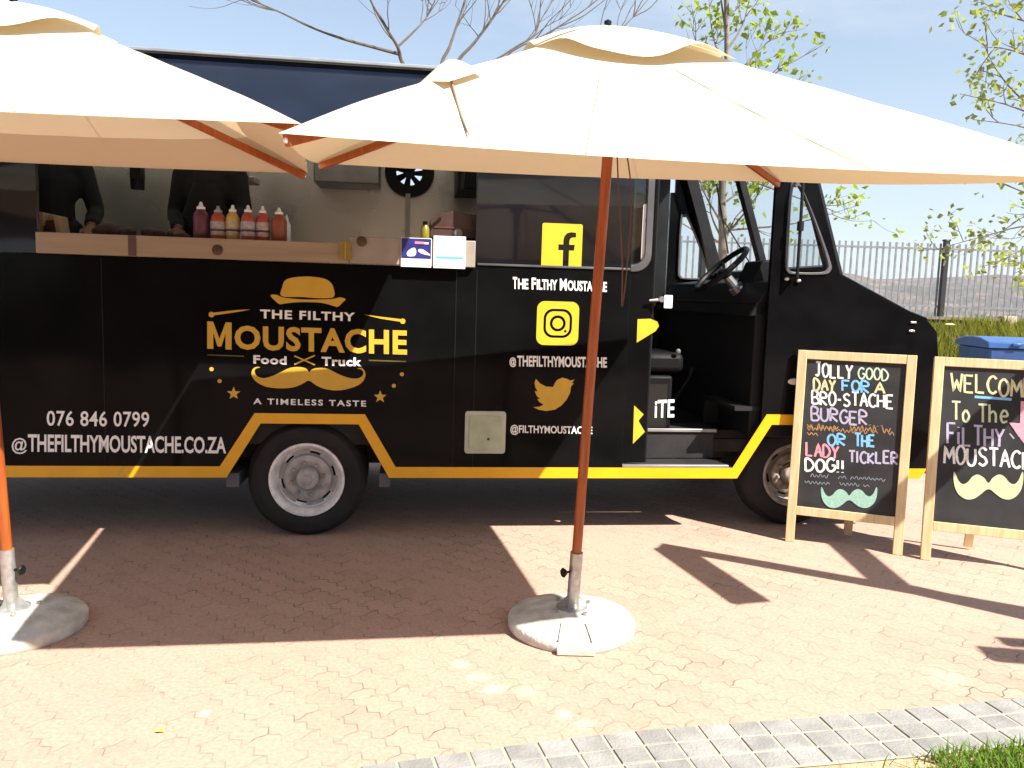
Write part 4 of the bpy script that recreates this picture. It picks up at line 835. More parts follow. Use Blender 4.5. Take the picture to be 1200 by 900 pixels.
    bm = bmesh.new(); bm.from_mesh(ho.data)
    bmesh.ops.delete(bm, geom=[v for v in bm.verts if v.co.y < -.055 and v.co.z < 1.735 or v.co.z < 1.625], context='VERTS'); bm.to_mesh(ho.data); bm.free()
    e = MB()
    for s_ in (-1,1): e.ell((s_*.030,-.098,1.672),(.013,.010,.009),12,7)
    eo = e.build('eyes', mat('eye_white', (.75,.73,.70), .2), root, smooth=60)
    e = MB()
    for s_ in (-1,1): e.ell((s_*.030,-.1065,1.672),(.006,.003,.006),10,6)
    e.build('iris', mat('brown_iris', (.03,.015,.01), .2), root)
    return root
skin1 = mat('ruddy_skin', (.30,.13,.09), .5, var=.12, bump=.1); skin2 = mat('brown_skin', (.16,.08,.05), .5, var=.12, bump=.1)
bk = mat('black_cotton', (.009,.009,.010), .9, bump=.2); dk = mat('charcoal_cotton', (.012,.014,.017), .9, bump=.2); jn = mat('dark_denim', (.018,.025,.045), .9, bump=.2); hr = mat('dark_hair', (.012,.009,.008), .5)
armd = ((.24,-.05,1.14),(.19,-.26,1.02),(0,.3,1))
x, _ = S(62,240,.85); person(x,.85,.25,'person in dark clothes standing behind the wooden napkin box', skin1, dk, jn, None, hr, ((.27,-.02,1.13),(.26,-.24,1.00),(0,.3,1)), ((-.25,-.04,1.14),(-.16,-.27,1.02),(0,.3,1)))
x, _ = S(247,240,.85); person(x,.85,-.1,'person in black shirt and apron standing behind the sauce bottles', skin2, bk, bk, bk, hr, ((.25,-.06,1.15),(.21,-.30,1.05),(0,.3,1)), ((-.25,.0,1.13),(-.14,-.24,1.00),(0,.3,1)))

# ------------------------------------------------------------------ umbrellas
CANVAS = cloth('cream_canvas', (.69,.64,.52), .17, (.70,.52,.28))
HEM = cloth('cream_canvas_hem', (.70,.63,.48), .09, (.64,.48,.24))  # hem band, less translucent than the canopy
CONC = mat('white_concrete', (.60,.58,.54), .88, var=.0, col2=(.40,.37,.32), vscale=11, bump=.6, bscale=45)
GALV = mat('galvanised_tube', (.42,.42,.41), .38, .7, var=.2, vscale=25)
HEM_DARK = cloth('dark_canvas_hem', (.56,.47,.34), .04, (.52,.36,.18))  # darker, less translucent hem for the left umbrella
def umbrella(base, corners, apex, lean, label, knob_dir, seed, fold=None, hem=None):
    root = empty('patio_umbrella', base, 0, label=label, cat='patio umbrella', group='cream market umbrellas in front of the truck')
    B = Vector(base); C = {k: Vector(v)-B for k, v in corners.items()}; A = Vector(apex)-B
    kd = lean
    # foot
    m = MB(); m.lathe([(.300,0),(.308,.012),(.308,.045),(.296,.060),(.20,.085),(.10,.100),(.06,.104),(0,.104)], 56); foot = m.build('base', CONC, root, smooth=50)
    m = MB(); m.box((-.085,-.325,.004),(.085,-.285,.030)); m.bar((-.075,-.30,.062),(-.055,-.17,.094),.010,.006); m.bar((.075,-.30,.062),(.055,-.17,.094),.010,.006); m.build('carry_handle', mat('dirty_concrete', (.50,.44,.36), .85, bump=.3), foot, bevel=.004)
    m = MB()
    for a in (.6, 2.2, 3.8, 5.3): m.lathe([(.012,.0),(.012,.014),(0,.016)],8,(.105*cos(a),.105*sin(a),.098))
    m.lathe([(.075,.0),(.075,.006)],20,(0,0,.102)); m.build('base_bolt', GALV, foot)
    P = lambda z: kd*z
    m = MB(); m.tube([P(.09),P(.385)], .0305, 20); sock = m.build('socket_tube', GALV, root, smooth=40)
    for a in (.3, 2.4, 4.5):
        m = MB(); m.add([P(.10)+Vector((cos(a)*.03,sin(a)*.03,0)),P(.10)+Vector((cos(a)*.085,sin(a)*.085,.004)),P(.16)+Vector((cos(a)*.032,sin(a)*.032,0))], [(0,1,2)]); m.build('gusset', GALV, sock)
    kdv = Vector(knob_dir).normalized(); m = MB(); q = P(.29); m.tube([q+kdv*.028,q+kdv*.05],.006,8); m.tube([q+kdv*.05,q+kdv*.066],[.012,.024],12); m.tube([q+kdv*.066,q+kdv*.072],[.024,.020],12); m.build('clamp_knob', BLACKP, sock)
    top = A.z; up = A - P(top)
    m = MB(); pts = [P(.375), P(1.0), P(1.8), P(2.2).lerp(A, .2)*1.0, A-Vector((0,0,.02))]
    pts[3] = P(2.25); m.tube(pts, .0235, 18); m.build('pole', POLE, root, smooth=40)
    m = MB(); m.lathe([(.03,-.03),(.03,.0),(.014,.012),(.016,.03),(.0,.04)],12,tuple(A)); m.build('finial', BLACKP, root)
    hub = A-Vector((0,0,.13)); m = MB(); m.lathe([(.026,-.04),(.055,-.04),(.055,.03),(.026,.03)],16,tuple(hub)); hb = m.build('hub', POLE, root)
    run = P(A.z-.40); m = MB(); m.lathe([(.027,-.05),(.050,-.05),(.050,.02),(.027,.03)],16,tuple(run)); m.build('runner', POLE, root)
    for k in ('NL','NR','FR','FL'):
        c = C[k]; inn = hub; dn = Vector((0,0,.026)); e_ = hub.lerp(c,.985)-dn*.5
        m = MB(); m.bar(hub+(c-hub).normalized()*.05-Vector((0,0,.0)), e_-Vector((0,0,.01)), .022, .034); rb = m.build('rib', POLE, root, bevel=.003)
        mid = hub.lerp(c,.38)-Vector((0,0,.03)); m = MB(); m.bar(run+(mid-run).normalized()*.045, mid, .018, .026); m.build('strut', POLE, rb, bevel=.002)
        m = MB(); m.ell(tuple(e_+Vector((0,0,-.010))),(.008,.008,.008),8,6); m.build('rib_tip', WHITEP, rb)
    # canopy: four taut faces with slightly sagging hems, ridges over the ribs
    nz = lambda p, k: noise.noise(Vector(p)*k + Vector((seed,0,0)))
    def face(a, b, t0, t1, nt=22, ns=22, lift=0, src=A):
        vs = []
        for j in range(nt+1):
            t = t0+(t1-t0)*j/nt
            for i in range(ns+1):
                s_ = i/ns; p = src.lerp(a.lerp(b,s_), t)
                sag = -.055*sin(pi*s_)*t*(1-t)*2.2 - .016*sin(pi*s_)*t**4
                ridge = .016*(abs(2*s_-1)**6)*min(1,(1-t)*6)
                p = p+Vector((0,0,sag+ridge+lift+.006*nz(p,5)*t*(1-t)*3))
                if fold and a is C['NL'] and b is C['FL'] or fold and b is C['NL']:
                    pass
                vs.append(p)
        return vs, [(j*(ns+1)+i, j*(ns+1)+i+1, (j+1)*(ns+1)+i+1, (j+1)*(ns+1)+i) for j in range(nt) for i in range(ns)]
    order = [('NL','NR'),('NR','FR'),('FR','FL'),('FL','NL')]
    m = MB()
    for a, b in order: m.add(*face(C[a], C[b], .10, .76))
    can = m.build('canopy', CANVAS, root, smooth=50)
    m = MB()
    for a, b in order:
        m.add(*face(C[a], C[b], .76, 1.0, 8))
    hm = m.build('hem', hem or HEM, can, smooth=50)
    # sewn panel seams and ridge tapes
    m = MB()
    def onface(a, b, s_, t): 
        sag = -.055*sin(pi*s_)*t*(1-t)*2.2 - .016*sin(pi*s_)*t**4
        return A.lerp(C[a].lerp(C[b],s_), t)+Vector((0,0,sag+.004))
    for a, b in order:
        for s0 in (.33,.67): m.tube([onface(a,b,s0,t/12) for t in range(4,13)], .0022, 5)
    m.build('seam', HEM, can, smooth=60)
    if fold:
        m = MB(); p0 = C['NL'].lerp(A,1-fold)+Vector((0,0,.022)); sN, tN = .0, .0; best = 1e9
        for i in range(60):
            for j in range(60):
                q = onface('NL','NR',i/100,.5+j/120); qq = q+B-CAM; zz = qq.dot(FW); e = abs(600+FPX*qq.dot(RT)/zz-550)+abs(450-FPX*qq.dot(UP)/zz-160)
                if e < best: best, sN, tN = e, i/100, .5+j/120
        p1 = onface('NL','NR',sN,tN); m.tube([p0.lerp(p1,k/10)+Vector((0,0,.006-.018*sin(pi*k/10))) for k in range(11)], [.0045]*8+[.0035,.003,.0015], 6); m.build('torn_seam', mat('brown_seam', (.22,.16,.10), .9), can)
    # wind vent: a loose cap whose edge lifts between the ribs
    A2 = A+Vector((0,0,.035)); m = MB()
    for fi, (a, b) in enumerate(order):
        vs = []; nt, ns = 14, 26; T1 = .315
        for j in range(nt+1):
            t = T1*j/nt
            for i in range(ns+1):
                s_ = i/ns; p = A.lerp(C[a].lerp(C[b],s_), t)
                u = j/nt; gq = lambda c, wd_: math.exp(-((s_-c)/wd_)**2)
                o_ = .05*sin(seed+fi*1.7)
                bul = .016+.014*sin(pi*u)+u*(.040*gq(.80+o_,.14)+.030*gq(.14-o_,.10)+.010*sin(pi*s_)+.014*nz((fi*3.1,s_*3,0),1)) + u*u*.012*sin(9*s_+fi)
                vs.append(p+Vector((0,0,bul)))
        m.add(vs, [(j*(ns+1)+i, j*(ns+1)+i+1, (j+1)*(ns+1)+i+1, (j+1)*(ns+1)+i) for j in range(nt) for i in range(ns)])
    m.build('vent_cap', CANVAS, can, smooth=60)
    if fold:
        m = MB(); c = A.lerp(C['NL'], fold); d = (C['NL']-A).normalized(); sd = d.cross(Vector((0,0,1))).normalized(); vs = []
        for j in range(9):
            t = j/8-.5
            for i in range(9):
                s_ = i/8-.5; vs.append(c+d*t*.20+sd*s_*.16+Vector((0,0,.012+.050*cos(pi*t)**1.0*max(0,cos(pi*s_))-.02*abs(s_))))
        m.add(vs, [(j*9+i,j*9+i+1,(j+1)*9+i+1,(j+1)*9+i) for j in range(8) for i in range(8)]); m.build('ridge_patch', CANVAS, can, smooth=60)
    # hoisting cords hanging by the pole
    m = MB(); r = run+Vector((.03,-.02,-.03)); q = [r, r+Vector((.02,-.01,-.25)), r+Vector((.05,0,-.55)), r+Vector((.055,0,-.72)), r+Vector((.07,0,-.55)), r+Vector((.075,.01,-.22)), r+Vector((.03,.01,.02))]
    m.tube(curve_pts([tuple(v) for v in q], 5, False), .0035, 6); m.build('cord', mat('brown_cord', (.10,.05,.035), .8), root)
    return root
bR = ground(669,735); bL = ground(16,737)
# corners measured on the sight lines through the photographed tips
umbrella((bR.x,bR.y,0), dict(NL=at(326,156,2.15), NR=at(1312,210,2.52), FR=at(915,213,4.74), FL=at(371,191,4.23)), at(712,34,3.52),
         Vector((.030,-.070,1)), 'cream market umbrella on orange brown pole between the truck doorway and the social media icons', (-.9,-.45,0), 3, fold=.60)
umbrella((bL.x,bL.y,0), dict(NL=at(-830,80,2.3), NR=at(353,145,2.85), FR=at(361,203,4.33), FL=at(-330,170,4.0)), at(16,6,3.42),
         Vector((-.012,-.055,1)), 'cream market umbrella over the serving counter, its foot half in the sun', (.95,-.1,0), 8, None, HEM_DARK)

# ------------------------------------------------------------------ chalkboard signs
SLATE = mat('chalkboard', (.022,.022,.024), .75, var=.35, vscale=5, bump=.05)
CH = {k: mat('chalk_'+k, c, .9, var=.15, vscale=120) for k, c in dict(white=(.78,.78,.76), cream=(.62,.58,.34), green=(.50,.62,.48), blue=(.20,.48,.78), lilac=(.44,.40,.56), pink=(.80,.30,.36), orange=(.42,.24,.10), slate=(.22,.26,.32), mint=(.30,.50,.42), rose=(.68,.33,.42), pale=(.54,.58,.36)).items()}
STK = {'A':[[(0,0),(.5,1),(1,0)],[(.2,.38),(.8,.38)]],'B':[[(0,0),(0,1),(.7,.95),(.8,.75),(.6,.55),(0,.5)],[(.6,.53),(.95,.3),(.8,.05),(0,0)]],'C':[[(.95,.85),(.6,1),(.2,.85),(0,.5),(.2,.12),(.6,0),(.95,.15)]],'D':[[(0,0),(0,1),(.6,.9),(.95,.5),(.6,.08),(0,0)]],'E':[[(.9,1),(0,1),(0,0),(.9,0)],[(0,.52),(.7,.52)]],'F':[[(.9,1),(0,1),(0,0)],[(0,.52),(.7,.52)]],
 'G':[[(.92,.85),(.55,1),(.15,.8),(0,.45),(.2,.08),(.6,0),(.95,.2),(.95,.45),(.6,.45)]],'H':[[(0,0),(0,1)],[(.9,0),(.9,1)],[(0,.5),(.9,.5)]],'I':[[(.3,0),(.3,1)]],'J':[[(.2,1),(.95,1)],[(.65,1),(.65,.25),(.45,.02),(.1,.1)]],'K':[[(0,0),(0,1)],[(.85,1),(0,.45),(.9,0)]],'L':[[(0,1),(0,0),(.85,0)]],'M':[[(0,0),(.1,1),(.5,.3),(.9,1),(1,0)]],'N':[[(0,0),(0,1),(.9,0),(.9,1)]],'O':[[(.5,1),(.12,.8),(0,.45),(.2,.05),(.6,0),(.95,.3),(.92,.75),(.5,1)]],
 'P':[[(0,0),(0,1),(.8,.9),(.8,.55),(0,.48)]],'R':[[(0,0),(0,1),(.75,.92),(.8,.62),(0,.5),(.9,0)]],'S':[[(.9,.85),(.5,1),(.1,.8),(.3,.55),(.75,.42),(.9,.18),(.5,0),(.05,.12)]],'T':[[(0,1),(1,1)],[(.5,1),(.5,0)]],'U':[[(0,1),(0,.25),(.3,0),(.7,.05),(.9,.35),(.9,1)]],'W':[[(0,1),(.22,0),(.5,.65),(.78,0),(1,1)]],'Y':[[(0,1),(.45,.5),(.95,1)],[(.45,.5),(.4,0)]],'!':[[(.3,1),(.3,.3)],[(.3,.06),(.32,.0)]],'.':[[(.3,.02),(.34,.0)]],'-':[[(.1,.45),(.8,.45)]],
 'h':[[(0,0),(0,1)],[(0,.45),(.4,.62),(.7,.45),(.7,0)]],'e':[[(.05,.35),(.75,.38),(.65,.62),(.3,.65),(.03,.35),(.25,.02),(.75,.1)]],'o':[[(.4,.62),(.05,.4),(.1,.08),(.45,0),(.75,.3),(.4,.62)]],'i':[[(.2,0),(.2,.62)],[(.2,.85),(.22,.88)]]}
def sign(f0, f1, top_px, lean, label, words, drawing):
    P0, P1 = ground(*f0), ground(*f1); wv = (P1-P0); wd = wv.length; ux = wv.normalized(); nf = Vector((ux.y,-ux.x,0))         # towards the viewer
    ang = math.atan2(ux.y, ux.x)
    root = empty('chalkboard_sign', P0, ang, label=label, cat='chalkboard sign', group='chalkboard signs beside the truck nose')
    lr = radians(lean); uz = Vector((0,sin(lr),cos(lr)))            # local up along the leaning board
    RM = Matrix.Rotation(-ang,3,'Z')
    up_w = -nf*sin(lr)+Vector((0,0,cos(lr))); nn = ux.cross(up_w)
    def B(px, py):
        q = on_plane(px, py, P0, nn) - P0; return (q.dot(ux), q.dot(up_w))
    def loc(x, y, h): return Vector((x,0,0))+uz*h+Vector((0,cos(lr),-sin(lr)))*y
    return root, wd, B, loc
def add_board(root, wd, loc, H, zb):
    fm = lambda q: loc(q[0], q[1], q[2])
    fw_ = .058
    for x in (0, wd-fw_):
        m = MB(); m.plate([(x,0),(x+fw_,0),(x+fw_,H),(x,H)], (), -.018, .018, mapf=fm); m.build('leg', PINE, root, bevel=.003)
    for z0, z1 in ((H-fw_,H),(zb,zb+fw_)):
        m = MB(); m.plate([(fw_+.001,z0),(wd-fw_-.001,z0),(wd-fw_-.001,z1),(fw_+.001,z1)], (), -.016, .016, mapf=fm); m.build('rail', PINE, root, bevel=.003)
    m = MB(); m.plate([(fw_,zb+fw_),(wd-fw_,zb+fw_),(wd-fw_,H-fw_),(fw_,H-fw_)], (), -.004, .006, mapf=fm); return m.build('board', SLATE, root)
def rear_leg(root, wd, loc, H, x, reach):
    m = MB(); tp = loc(x,.035,H*.86); ft = loc(x,.0,0)+Vector((0,reach,0)); ft.z = .02; m.bar(ft, tp, .055, .022, up=(0,1,0)); m.build('rear_leg', PINE, root, bevel=.003)
def stroke(m, pts, r, loc, y=-.0052):
    r *= .82
    P_ = [Vector(p) for p in pts]; n = len(P_); l = []; rr = []
    for i in range(n):
        d = (P_[min(i+1,n-1)]-P_[max(i-1,0)]);  d = d.normalized() if d.length > 1e-9 else Vector((1,0)); q = Vector((-d.y,d.x))*r*(1+.18*noise.noise(Vector((P_[i].x*40,P_[i].y*40,0)))); l.append(P_[i]+q); rr.append(P_[i]-q)
    vs = [loc(p.x,y,p.y) for p in l]+[loc(p.x,y,p.y) for p in rr]
    m.add(vs, [(i,i+1,n+i+1,n+i) for i in range(n-1)])
def chalk(m, txt, B, bl, br, hpx, r, loc, rnd, dy=-.0052):
    """handwritten word from pixel baseline bl..br, height hpx"""
    a, b = Vector(B(*bl)), Vector(B(*br)); tl = Vector(B(bl[0]+.0, bl[1]-hpx)); u = (b-a); v = (tl-a)
    ws = {'I':.5,'!':.45,'.':.4,'i':.45,' ':.45,'M':1.15,'W':1.2,'-':.7}; tot = sum(ws.get(c,1) for c in txt); x = 0
    for i, c in enumerate(txt):
        w__ = ws.get(c,1)/tot
        if c != ' ':
            jy = rnd.uniform(-.06,.06); sc = rnd.uniform(.92,1.08)
            for st_ in STK[c]:
                pts = st_ if len(st_) == 2 or c in 'AEFHKLMNTWYI' else curve_pts(st_, 5, False)
                if len(pts) == 2: pts = [tuple(Vector(pts[0]).lerp(Vector(pts[1]), k/4)) for k in range(5)]
                elif c in 'AEFHKLMNTWY': pts = [tuple(Vector(p).lerp(Vector(q),k/4)) for p,q in zip(pts,pts[1:]) for k in range(4)]+[pts[-1]]
                k = .80
                stroke(m, [a+u*(x+w__*k*p[0]+w__*.1)+v*(p[1]*sc+jy) for p in pts], r, loc, dy-rnd.uniform(0,.0004))
        x += w__
def scribble(m, B, bl, br, hpx, r, loc, rnd):
    a, b = Vector(B(*bl)), Vector(B(*br)); v = Vector(B(bl[0],bl[1]-hpx))-a; u = b-a; pts = []; n = int(u.length/.012)
    x = 0; cur = []
    for i in range(n):
        if rnd.random() < .14:
            if len(cur) > 2: stroke(m, curve_pts(cur,3,False), r, loc)
            cur = []; continue
        cur.append(tuple(a+u*(i/n)+v*(rnd.uniform(.0,.35) if i%2 else rnd.uniform(.6,1))))
    if len(cur) > 2: stroke(m, curve_pts(cur,3,False), r, loc)
def moustache(m, B, x0, x1, y0, y1, loc, tips):
    w2 = (x1-x0)/2; h = y1-y0; half = [(0,.42),(.12,.24),(.30,.12),(.46,.20),(.60,.40),(.74,.46),(.86,.32),(.97,.02),(1.0,.22),(.95,.60),(.82,.86),(.62,1.0),(.40,.97),(.20,.80),(.06,.66)]
    R = [(x0+w2+w2*a, y0+h*b) for a,b in half]; Lf = [(x0+w2-w2*a, y0+h*b) for a,b in half]
    P_ = curve_pts([B(*p) for p in R + Lf[1:][::-1]], 4)
    m.plate(P_, (), -.0066, -.0045, mapf=lambda q: loc(*q[:2], q[2]))
# first sign
s1, wd1, B1, loc1 = sign((920,633.5),(1057,650.5),None,4.0,'pine framed chalkboard reading jolly good day for a bro-stache burger, by the front wheel', None, None)
H1 = B1(940,409)[1]; H1 = (H1+B1(1077,418)[1])/2
zb1 = (B1(935,602)[1]+B1(1050,617)[1])/2
bd = add_board(s1, wd1, loc1, H1, zb1); rear_leg(s1, wd1, loc1, H1, wd1*.56, .27)
rn = random.Random(2)
def wr(board, name, col, items, B, loc, r):
    for txt, bl, br, h in items:
        m = MB(); chalk(m, txt, B, bl, br, h, r, loc, rn); m.build('chalk_word', CH[col], board, smooth=0, weld=False)
wr(bd,'chalk_words','white',[('JOLLY',(954,441),(1000,444),15),('BRO-STACHE',(951,473),(1048,479),15)],B1,loc1,.0080)
wr(bd,'chalk_words','green',[('GOOD',(1005,444),(1042,446),13)],B1,loc1,.0065)
wr(bd,'chalk_words','cream',[('DAY',(953,457),(980,459),13),('A',(1024,460),(1038,461),13)],B1,loc1,.0085)
wr(bd,'chalk_words','blue',[('FOR',(986,458),(1020,460),13),('OR',(969,521),(992,522),12),('THE',(1001,522),(1026,524),14)],B1,loc1,.0085)
wr(bd,'chalk_words','lilac',[('BURGER....',(950,492),(1036,500),15),('TICKLER',(994,541),(1053,544),13)],B1,loc1,.0080)
wr(bd,'chalk_words','pink',[('LADY',(944,534),(984,537),15)],B1,loc1,.0085)
wr(bd,'chalk_words','white',[('DOG!!',(943,551),(991,554),14)],B1,loc1,.0090)
m_ = MB(); scribble(m_,B1,(946,503),(1053,509),8,.0035,loc1,rn); scribble(m_,B1,(946,511),(966,512),5,.0035,loc1,rn); scribble(m_,B1,(946,505),(1050,511),6,.0030,loc1,rn); m_.build('chalk_notes', CH['orange'], bd, smooth=0, weld=False)
m_ = MB(); scribble(m_,B1,(943,559),(1042,565),5,.0028,loc1,rn); scribble(m_,B1,(943,567),(1040,573),5,.0028,loc1,rn); m_.build('chalk_notes', CH['slate'], bd, smooth=0, weld=False)
m_ = MB(); moustache(m_,B1,962,1028,570,595,loc1,0); m_.build('chalk_moustache', CH['mint'], bd, smooth=0)
# second sign, cut by the right edge
s2_, wd2, B2, loc2 = sign((1078,655),(1232,673),None,5.0,'pine framed chalkboard reading welcome to the filthy moustache above a pale moustache', None, None)
H2 = B2(1099,418)[1]; zb2 = B2(1100,622)[1]
bd2 = add_board(s2_, wd2, loc2, H2, zb2); rear_leg(s2_, wd2, loc2, H2, wd2*.47, .36)
wr(bd2,'chalk_words','cream',[('WELCOME',(1113,458),(1213,466),21)],B2,loc2,.0085)
wr(bd2,'chalk_words','pale',[('To The',(1114,492),(1184,496),21)],B2,loc2,.0080)
wr(bd2,'chalk_words','lilac',[('FiLTHY',(1109,520),(1178,524),22)],B2,loc2,.0085)
wr(bd2,'chalk_words','white',[('MOUSTACHE',(1105,543),(1224,551),20)],B2,loc2,.0085)
m_ = MB(); stroke(m_, [B2(1142,465),B2(1185,468)], .010, loc2); m_.build('chalk_underline', CH['blue'], bd2, smooth=0)
m_ = MB(); moustache(m_,B2,1117,1199,552,585,loc2,0); m_.build('chalk_moustache', CH['pale'], bd2, smooth=0)
m_ = MB(); 
for a,b in (((1183,508),(1188,514)),((1189,504),(1194,512)),((1195,513),(1200,519))): stroke(m_, [B2(*a),B2(*b)], .005, loc2)
m_.build('chalk_ticks', CH['lilac'], bd2, smooth=0)
m_ = MB(); m_.plate([B2(*p) for p in ((1196,470),(1216,472),(1215,498),(1226,499),(1203,524),(1182,495),(1195,496))], (), -.0068, -.0047, mapf=lambda q: loc2(*q[:2], q[2])); m_.build('chalk_arrow', CH['rose'], bd2, smooth=0)

# ------------------------------------------------------------------ blue refuse container behind the truck nose
bx = at(1128, 396, 11.0)
root = empty('refuse_container', (bx.x+.34, 11.0, -.02), radians(-4), label='blue wheeled refuse container with domed lid in front of the grassy bank', cat='refuse container')
BLU = mat('blue_plastic', (.025,.075,.22), .35, var=.15); hb_ = bx.z
m_ = MB(); wl = 1.35
m_.add([(.12,.06,.18),(wl-.12,.06,.18),(wl-.12,.80,.18),(.12,.80,.18),(.03,-.02,hb_-.10),(wl-.03,-.02,hb_-.10),(wl-.03,.90,hb_-.10),(.03,.90,hb_-.10)], [(0,3,2,1),(0,1,5,4),(1,2,6,5),(2,3,7,6),(3,0,4,7),(4,5,6,7)]); m_.build('bin_body', BLU, root, bevel=.03)
m_ = MB(); pr = [(0.0,hb_-.10),(.0,hb_-.02),(.25,hb_+.03),(.45,hb_+.04),(.7,hb_+.03),(.95,hb_-.02),(.95,hb_-.10)]
m_.add([(-.01,y-.04,z) for y,z in pr]+[(wl+.01,y-.04,z) for y,z in pr], [(i,i+1,len(pr)+i+1,len(pr)+i) for i in range(len(pr)-1)]+[tuple(range(len(pr))),tuple(range(2*len(pr)-1,len(pr)-1,-1))]); ld = m_.build('lid', mat('blue_lid', (.035,.10,.27), .28, var=.1), root, bevel=.02)
m_ = MB(); m_.box((.30,-.07,hb_-.07),(.42,-.045,hb_-.03)); m_.build('lid_handle', BLU, ld, bevel=.008); m_ = MB(); m_.box((.9,-.07,hb_-.07),(1.02,-.045,hb_-.03)); m_.build('lid_handle', BLU, ld, bevel=.008)
for sx_ in (.2, wl-.2):
    for sy_ in (.12,.74):
        m_ = MB(); m_.lathe([(.0,-.025),(.09,-.025),(.095,0),(.09,.025),(0,.025)],18,(sx_,sy_,.115),'y'); m_.box((sx_-.03,sy_-.04,.115),(sx_+.03,sy_+.04,.19)); m_.build('caster', TYRE, root)

# ------------------------------------------------------------------ trees
BARK = mat('grey_bark', (.17,.145,.12), .9, var=.3, vscale=9, bump=.5); TWIG = mat('dark_twig', (.10,.078,.062), .9, var=.2, vscale=9)
LEAF1 = leafmat('spring_leaf', (.27,.34,.085), .5); LEAF2 = leafmat('olive_leaf', (.27,.31,.12), .5)
def grow(m, p, d, ln, r, lvl, rnd, tips, up=.12, kids=(3,5), spread=.9, wob=.22, ntip=3):
    n = max(4, int(ln/.10)) if lvl > 0 else max(6, int(ln/.16)); pts = [Vector(p)]; dd = Vector(d).normalized()
    for i in range(n):
        dd = (dd+Vector((rnd.uniform(-1,1),rnd.uniform(-1,1),rnd.uniform(-.7,.9)))*wob+Vector((0,0,up))).normalized(); pts.append(pts[-1]+dd*ln/n)
    m.tube(pts, [max(r*(1-.75*i/n),.0022) for i in range(n+1)], 5 if r < .012 else 8)
    if lvl == 0:
        for k in range(ntip): tips.append((pts[-1-min(k,n-1)], dd))
        return
    for k in range(rnd.randint(*kids)):
        i = rnd.randint(n//3, n); q = pts[i]; t = (pts[i]-pts[i-1]).normalized(); a = Vector((rnd.uniform(-1,1),rnd.uniform(-1,1),rnd.uniform(-.5,1))).normalized()
        grow(m, q, t+a*spread, ln*rnd.uniform(.45,.7), max(r*.42,.004), lvl-1, rnd, tips, up, kids, spread, wob, ntip)
    tips.append((pts[-1], dd))
def leaves(m, tips, rnd, per=(3,7), size=.05, rad=.10):
    for p, d in tips:
        for k in range(rnd.randint(*per)):
            c = p+Vector((rnd.gauss(0,rad),rnd.gauss(0,rad),rnd.gauss(0,rad*.8))); a = Vector((rnd.uniform(-1,1),rnd.uniform(-1,1),rnd.uniform(-1,.3))).normalized(); b = a.cross(Vector((rnd.uniform(-1,1),rnd.uniform(-1,1),rnd.uniform(-1,1)))).normalized(); s_ = size*rnd.uniform(.6,1.3); n_ = a.cross(b)
            m.add([c, c+a*s_*.5+b*s_*.36+n_*s_*.10, c+a*s_*1.05, c+a*s_*.5-b*s_*.36+n_*s_*.10], [(0,1,2),(0,2,3)])
# bare tree behind the truck
def pxline(pts, Y, dY=0): return [at(px,py,Y+dY*i/(len(pts)-1)) for i,(px,py) in enumerate(pts)]
root = empty('bare_tree', (-.5, 11.0, 0), label='leafless tree with thin grey branches rising behind the truck roof', cat='tree')
m_ = MB(); rnd = random.Random(21); tw = MB(); tips = []; o0 = Vector((-.5,11,0))
fork = Vector((-.55,11,3.0)); m_.tube([(-.5,11,-.05),(-.52,11.02,1.2),(-.5,11,2.2),fork], [.15,.12,.105,.10], 12)
limbs = [([(474,78),(466,55),(452,32),(434,0),(425,-30)],10.8,-.6,.042),([(470,64),(440,56),(400,45),(365,32),(332,16),(300,2),(280,-10)],10.9,-.9,.028),([(518,82),(527,55),(536,28),(546,-5),(550,-40)],11.1,.5,.042),([(533,82),(556,50),(575,25),(594,-4),(610,-30)],11.2,.3,.04),([(560,90),(600,58),(628,38),(634,0),(640,-30)],11.2,.4,.026),([(590,70),(640,40),(690,8),(720,-20)],11.0,.6,.022),([(466,55),(486,36),(500,20),(512,-4)],10.8,.4,.020),([(700,60),(742,20),(770,-15)],11.0,.3,.018)]
for pl, Y, dY, r in limbs:
    L_ = pxline(pl, Y, dY); pts = [fork, fork.lerp(L_[0],.5)+Vector((0,0,.1))]+L_
    if r < .03: pts = L_ if r == .028 or r == .020 else pts
    cp = [Vector(q) for q in curve_pts([tuple(q) for q in pts], 4, False)]; n = len(cp); m_.tube(cp, [r*(.85-.70*i/(n-1)) for i in range(n)], 7)
    for k in range(9 if r > .03 else 7):
        i = rnd.randint(n//2, n-2); t = (cp[i+1]-cp[i]).normalized(); a = Vector((rnd.uniform(-1,1),rnd.uniform(-.6,.6),rnd.uniform(-.4,.8)))
        grow(m_, cp[i], t+a*.9, rnd.uniform(.6,1.4), .008, 2 if r > .03 and k % 3 == 0 else 1, rnd, tips, .06, (3,6), .8, .18, 1)
o = m_.build('trunk', TWIG, root, smooth=50, weld=False); o.matrix_parent_inverse = Matrix.Translation(-o0)
m_ = MB(); leaves(m_, [t for i,t in enumerate(tips) if i % 7 == 0], rnd, (1,2), .035, .03); o = m_.build('crown', LEAF2, root, smooth=0, weld=False); o.matrix_parent_inverse = Matrix.Translation(-o0)
